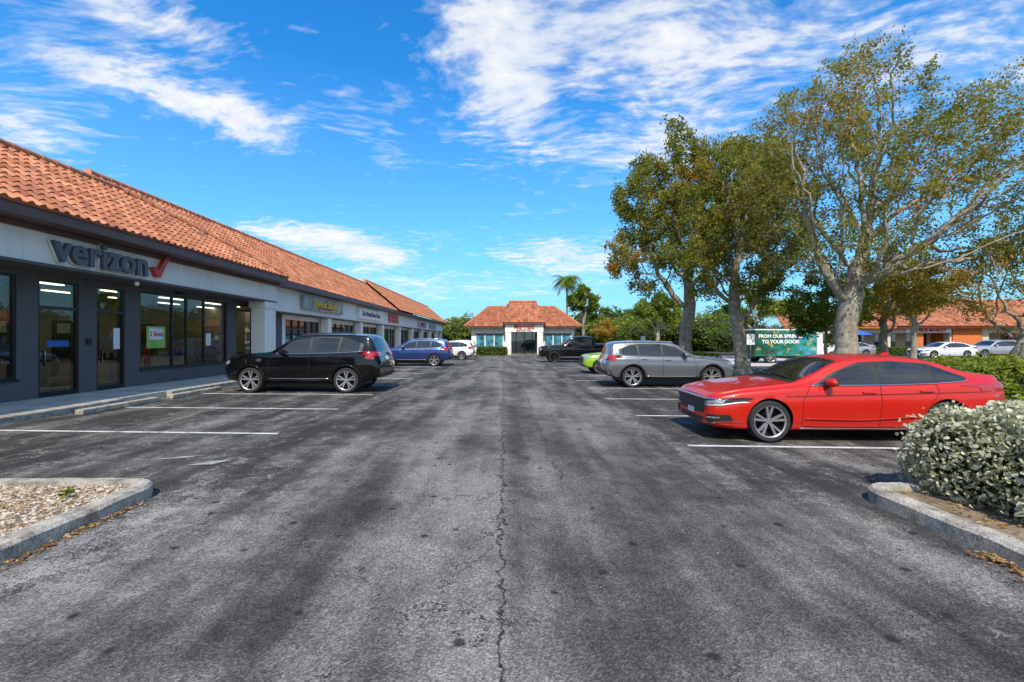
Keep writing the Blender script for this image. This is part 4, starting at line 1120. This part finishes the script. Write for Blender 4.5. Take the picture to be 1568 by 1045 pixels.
def tree(name, base, trunk_top, ells, natt, rtrunk, leafm, nleaf, lsize=.10, spread=.28, seed=0, tintb=0, kill=.75, step=.33, tip=.007, ntw=2, ex=2.1, evenness=.8):
    par = empty(name, base)
    nodes, parent, rg = colonize(base, trunk_top, ells, natt, seed=seed, kill=kill, step=step)
    nodes = nodes-np.array(base)
    n = len(nodes); ch = [[] for _ in range(n)]
    for i, p in enumerate(parent):
        if p >= 0: ch[p].append(i)
    rad = np.zeros(n)
    for i in range(n-1, -1, -1):
        rad[i] = tip if not ch[i] else (sum(rad[c]**ex for c in ch[i]))**(1/ex)
    rad = tip+(rad-tip)*((rtrunk-tip)/(rad[0]-tip))
    rad = np.maximum(rad, tip)
    for i in range(n):
        if nodes[i][2] < .6 and parent[i] < 3 and i < 4: rad[i] *= 1+.45*(1-nodes[i][2]/.6)
    V = []; F = []
    frame = [None]*n; ringi = [None]*n
    def ring(p, d, u, r, ns):
        w_ = np.cross(d, u); i0 = len(V)
        for k in range(ns):
            a = 2*math.pi*k/ns; V.append((p+u*r*math.cos(a)+w_*r*math.sin(a)).tolist())
        return i0
    def perp(u, d):
        u = u-d*np.dot(u, d); l = np.linalg.norm(u)
        if l < 1e-3: u = np.cross(d, [.3, .9, .2]); l = np.linalg.norm(u)
        return u/l
    def ns_of(r): return 10 if r > .12 else (6 if r > .03 else 3)
    frame[0] = np.array([1., 0, 0])
    for i in range(n):
        mc = max(ch[i], key=lambda c: rad[c]) if ch[i] else None
        if parent[i] < 0:
            d = np.array([0, 0, 1.]); frame[i] = np.array([1., 0, 0]); ringi[i] = (ring(nodes[i], d, frame[i], rad[i], ns_of(rad[i])), ns_of(rad[i]))
            continue
        p = parent[i]; d = nodes[i]-nodes[p]; d /= np.linalg.norm(d)+1e-9
        dd = d.copy()
        if mc is not None:
            e = nodes[mc]-nodes[i]; dd = d+e/(np.linalg.norm(e)+1e-9); dd /= np.linalg.norm(dd)+1e-9
        u = perp(frame[p], dd); frame[i] = u
        ismain = i == max(ch[p], key=lambda c: rad[c])
        if ismain: ns = ringi[p][1]; st = ringi[p][0]
        else:
            ns = ns_of(rad[i]); st = ring(nodes[p], d, perp(frame[p], d), rad[i]*1.05, ns)
        i0 = ring(nodes[i], dd, u, rad[i], ns); ringi[i] = (i0, ns)
        for k in range(ns): F.append((st+k, st+(k+1) % ns, i0+(k+1) % ns, i0+k))
    thin = np.where(rad < max(.022, tip*3))[0]
    thin = thin[thin > 8]
    ta = []; tb = []
    for i in thin:
        for _ in range(ntw):
            d = rg.normal(size=3); d[2] += .4; d /= np.linalg.norm(d); l = rg.uniform(.25, .6)
            e = nodes[i]+d*l; ta.append(nodes[i]); tb.append(e)
            u = perp(np.array([1., .2, .1]), d); a0 = ring(nodes[i], d, u, tip*.7, 3); a1 = ring(e, d, u, tip*.3, 3)
            for k in range(3): F.append((a0+k, a0+(k+1) % 3, a1+(k+1) % 3, a1+k))
    mk('trunk_and_branches', V, F, M['bark'], parent=par, smooth=True)
    A = np.array(ta); B = np.array(tb)
    wgt = rg.rand(len(A))**evenness
    ph = rg.uniform(0, 6, 3)
    mod = .5+.5*np.sin(A[:, 0]*1.3+ph[0])*np.sin(A[:, 1]*1.3+ph[1])*np.sin(A[:, 2]*1.5+ph[2])
    wgt *= .3+mod; wgt /= wgt.sum()
    pick = rg.choice(len(A), nleaf, p=wgt)
    q = rg.rand(nleaf, 1)
    C = A[pick]*(1-q)+B[pick]*q+rg.normal(0, spread*.4, (nleaf, 3))
    Vl, Fl = leaves(nleaf, C, lsize, rg, .25, .55)
    base_t = rg.rand(len(A))*.45+.35*(.5+.5*np.sin(A[:, 0]*.9+ph[1])*np.sin(A[:, 2]*.8+ph[0]))
    tint = np.clip(base_t[pick]+rg.rand(nleaf)*.3+tintb, 0, 1)
    mk('foliage', Vl.tolist(), Fl.tolist(), leafm, parent=par, attr=tint.tolist())
    return par

tree('oak_tree', (9.7, 24.5, .1), (9.8, 24.5, 2.4), [(9.6, 24.5, 8.9, 3.9, 3.4, 3.9), (7.8, 24.2, 6.2, 2.5, 2.5, 2.2), (7.4, 24.2, 8.9, 1.7, 1.9, 1.9), (12.4, 24.3, 8.8, 3.2, 3.0, 3.2)], 1500, .33, M['oak'], 56000, .155, .36, 11, .05, kill=.62, step=.3, evenness=.5)
tree('oak_tree', (10.6, 20.2, .1), (10.4, 20.2, 2.2), [(10.6, 20.2, 6.6, 2.7, 2.6, 3.6), (9.0, 20.0, 5.4, 1.9, 2.0, 2.0), (11.3, 20.0, 8.5, 2.0, 2.2, 2.0)], 1000, .27, M['oak'], 36000, .13, .32, 12, -.05, kill=.58, step=.28, evenness=.5)
tree('oak_tree', (11.5, 15.4, .1), (11.55, 15.4, 2.2), [(12.0, 15.4, 7.1, 3.9, 3.0, 4.0), (15.8, 15.1, 7.1, 3.3, 2.7, 3.3), (11.8, 15.4, 9.8, 1.9, 1.9, 1.8), (9.9, 15.4, 5.4, 1.6, 1.8, 1.7), (9.9, 15.4, 8.4, 1.4, 1.5, 1.5)], 2900, .33, M['oak'], 54000, .097, .26, 13, .08, kill=.45, step=.25, tip=.0068, evenness=.9)
tree('oak_tree', (16.4, 14.2, .1), (16.0, 14.2, 1.2), [(16.2, 14.0, 3.4, 2.2, 2.2, 1.6), (18.0, 14.2, 4.6, 2.4, 2.4, 2.0)], 800, .17, M['oak'], 20000, .09, .22, 14, .1, kill=.45, step=.25)
tree('young_tree', (16.5, 19.6, .1), (16.3, 19.6, 1.7), [(16.6, 19.6, 4.0, 1.9, 1.9, 1.8)], 350, .15, M['oakgold'], 10000, .12, .3, 15, kill=.55)
tree('young_tree', (12.6, 17.8, .1), (12.6, 17.8, 1.0), [(12.7, 17.8, 2.9, 1.5, 1.3, 1.3)], 200, .07, M['bright'], 11000, .12, .28, 16, kill=.5)
tree('young_tree', (27, 30, 0), (27, 30, 2.0), [(27, 30, 4.8, 3.0, 2.6, 2.3)], 260, .18, M['oakgold'], 11000, .2, .4, 17, kill=1.0)
tree('young_tree', (20.5, 37, 0), (20.5, 37, 1.8), [(20.5, 37, 4.6, 2.8, 2.6, 2.4)], 260, .18, M['bright'], 11000, .22, .4, 18, kill=1.0)
tree('golden_tree', (12.2, 55, 0), (12.2, 55, 1.4), [(12.2, 55, 2.8, 1.7, 1.5, 1.5)], 130, .12, M['oakgold'], 5000, .22, .4, 19, kill=.9)
tree('tall_tree', (11.5, 66, 0), (11.5, 66, 4), [(11.5, 66, 7.0, 2.6, 2.4, 2.6), (13.0, 66, 5.5, 2.2, 2, 2)], 260, .25, M['bright'], 14000, .32, .5, 20, -.1, kill=1.1, step=.5)
tree('tall_tree', (15.5, 46, 0), (15.5, 46, 2), [(15.5, 46, 4.4, 2.6, 2.2, 2.2)], 260, .2, M['bright'], 15000, .24, .4, 21, kill=1.0)

def mass(name, blobs, n, size, mat, seed=0, core=True):
    rg = np.random.RandomState(seed)
    par = empty(name)
    vol = np.array([b_[3]*b_[5] for b_ in blobs]); vol = vol/vol.sum()
    k = rg.choice(len(blobs), n, p=vol); Bm = np.array(blobs)[k]
    d = rg.normal(size=(n, 3)); d /= np.linalg.norm(d, axis=1, keepdims=True)
    wob = 1+.22*np.sin(d[:, 0]*5+k)*np.cos(d[:, 2]*6+k*2)
    r = (rg.rand(n)**.28)*wob
    C = Bm[:, :3]+d*Bm[:, 3:6]*r[:, None]
    C[:, 2] = np.maximum(C[:, 2], .05)
    V, F = leaves(n, C, size, rg, .2, .6)
    tint = np.clip(rg.rand(len(blobs))[k]*.4+rg.rand(n)*.4+d[:, 2]*.2, 0, 1)
    mk('foliage', V.tolist(), F.tolist(), mat, parent=par, attr=tint.tolist())
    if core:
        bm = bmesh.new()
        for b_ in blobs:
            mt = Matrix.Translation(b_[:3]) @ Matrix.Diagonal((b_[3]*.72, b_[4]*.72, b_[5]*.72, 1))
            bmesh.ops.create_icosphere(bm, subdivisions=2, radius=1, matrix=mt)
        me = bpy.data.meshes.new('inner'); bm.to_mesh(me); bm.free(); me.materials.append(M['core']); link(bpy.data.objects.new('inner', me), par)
    return par
rb = random.Random(5)
bl = []
for i in range(46):
    x = rb.uniform(12, 95); bl.append((x, rb.uniform(72, 92), rb.uniform(1.8, 5.0), rb.uniform(3, 5), 3, rb.uniform(2.2, 3.8)))
mass('distant_trees', bl, 45000, .48, M['green'], 2)
bl = [(rb.uniform(13, 32), rb.uniform(60, 68), rb.uniform(1.4, 3.4), rb.uniform(1.8, 3.4), 2, rb.uniform(1.6, 2.8)) for _ in range(22)]
mass('distant_trees', bl, 28000, .33, M['bright'], 3)
bl = [(rb.uniform(24, 31), rb.uniform(46, 52), rb.uniform(1.0, 2.2), rb.uniform(1.6, 2.4), 1.5, rb.uniform(1.4, 2.0)) for _ in range(6)]
mass('distant_trees', bl, 9000, .25, M['green'], 13)
bl = [(-8.5, 96, 3.6, 4.2, 3, 3.4), (-4, 98, 3.2, 4, 3, 2.9), (-13, 99, 3.4, 4, 3, 3), (-1, 100, 3, 4, 3, 2.5), (4, 101, 3.4, 5, 3, 2.6)]
mass('distant_trees', bl, 12000, .45, M['bright'], 4)
bl = [(rb.uniform(-160, 160), rb.uniform(115, 170), rb.uniform(1.5, 4), rb.uniform(6, 11), 5, rb.uniform(3, 5)) for _ in range(60)]
mass('distant_trees', bl, 26000, .95, M['green'], 5)

def hedge(name, x0, x1, y0, y1, z0, h, n, size, mat, seed=0, rnd=.25, bumpy=.055, asp=.5, hexa=False):
    rg = np.random.RandomState(seed); par = empty(name)
    lx, ly = (x1-x0)/2, (y1-y0)/2; cx, cy = (x0+x1)/2, (y0+y1)/2
    d = rg.uniform(-1, 1, (n, 3))
    pr = np.array([ly*h, lx*h, lx*ly*2]); pr = pr/pr.sum(); ax = rg.choice(3, n, p=pr)
    sg = rg.choice([-1, 1], n)
    for a in range(3): d[ax == a, a] = sg[ax == a]
    d[:, 2] = np.abs(d[:, 2])
    P = d*[lx, ly, h]
    lim = np.array([lx, ly, h])
    ex = np.maximum(np.abs(P)-(lim-rnd), 0); L_ = np.linalg.norm(ex, axis=1); m_ = L_ > rnd
    sc = np.where(m_, rnd/np.maximum(L_, 1e-6), 1)[:, None]
    P = np.sign(P)*(np.minimum(np.abs(P), lim-rnd)+ex*sc)
    bump = .5*np.sin(P[:, 0]*5.3+seed)*np.sin(P[:, 1]*4.7)+.5*np.sin(P[:, 2]*7+P[:, 0]*3.1)+.35*np.sin(P[:, 0]*11+P[:, 2]*9)*np.sin(P[:, 1]*10)+.3*np.sin(P[:, 0]*19+1)*np.sin(P[:, 2]*17+P[:, 1]*15)
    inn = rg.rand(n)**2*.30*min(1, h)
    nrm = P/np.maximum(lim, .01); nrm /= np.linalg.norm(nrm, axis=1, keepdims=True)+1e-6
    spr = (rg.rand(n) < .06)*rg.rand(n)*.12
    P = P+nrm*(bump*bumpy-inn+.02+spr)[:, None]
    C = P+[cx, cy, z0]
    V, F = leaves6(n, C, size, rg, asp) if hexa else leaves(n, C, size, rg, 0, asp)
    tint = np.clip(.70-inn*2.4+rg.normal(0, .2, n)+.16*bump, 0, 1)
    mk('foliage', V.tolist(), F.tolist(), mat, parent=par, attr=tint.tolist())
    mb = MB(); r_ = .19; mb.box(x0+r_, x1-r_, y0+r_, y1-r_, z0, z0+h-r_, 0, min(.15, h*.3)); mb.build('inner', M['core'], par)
    return par
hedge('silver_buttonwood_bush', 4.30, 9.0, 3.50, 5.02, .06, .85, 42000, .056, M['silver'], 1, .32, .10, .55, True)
hedge('green_hedge', 8.9, 15.5, 8.9, 10.6, .1, 1.08, 36000, .085, M['bright'], 2, .3, .12)
hedge('green_hedge', 9.6, 13.2, 11.2, 13.0, .1, .9, 15000, .10, M['green'], 3, .3, .09)
hedge('green_hedge', -2.9, .3, 46.8, 48.2, 0, .85, 5000, .14, M['green'], 4)
hedge('green_hedge', 4.4, 7.6, 47.2, 48.4, 0, .7, 4000, .14, M['green'], 5)
hedge('green_hedge', 9.2, 12.8, 26.5, 44, .1, .7, 12000, .14, M['bright'], 6)
hedge('green_hedge', 24, 44, 45.5, 46.8, 0, .8, 11000, .18, M['green'], 7)

def palm(x, y, h, r, seed):
    rg = random.Random(seed)
    par = empty('palm_tree', (x, y, 0))
    mb = MB(); pv = Vector((0, 0, 0))
    for i in range(12):
        q = Vector((.25*math.sin(i*.22), 0, h*(i+1)/12)); mb.cyl(pv, q, .22-.008*i, .215-.008*i, 10, 0, False); pv = q
    mb.build('trunk', M['palmtrunk'], par, True)
    V = []; F = []; A = []
    for k in range(48):
        a = rg.uniform(0, 6.28); up = rg.uniform(-.9, 1.4); L_ = r*rg.uniform(.85, 1.1)
        p = pv.copy(); d = Vector((math.cos(a), math.sin(a), up)).normalized(); n = 14; tn = .2+rg.random()*.7
        side = Vector((-math.sin(a), math.cos(a), 0))
        for i in range(n):
            q = p+d*(L_/n); d = (d+Vector((0, 0, -.13))).normalized()
            wl = .7*math.sin(math.pi*min(1, (i+1.2)/n*.95))+.08
            for sd in (1, -1):
                b = len(V); V += [p[:], (p+(q-p)*.75)[:], ((p+q)/2+side*sd*wl-Vector((0, 0, .45*wl))+d*.2)[:]]
                F.append((b, b+1, b+2)); A += [tn]
            p = q
    mk('fronds', V, F, M['bright'], parent=par, attr=A)
palm(9.7, 72, 11.0, 3.0, 1)
palm(-1.6, 90, 7.5, 2.2, 2)

for x, y in ((9.3, 17.2), (9.3, 30.5)):
    par = empty('parking_sign', (x, y, .1))
    mb = MB(); mb.cyl((0, 0, 0), (0, 0, 1.75), .025, .025, 8, 0); mb.box(-.15, .15, -.035, -.027, 1.35, 1.75, 1); mb.build('post_and_plate', [M['chrome'], M['signwhite']], par)
print('done')
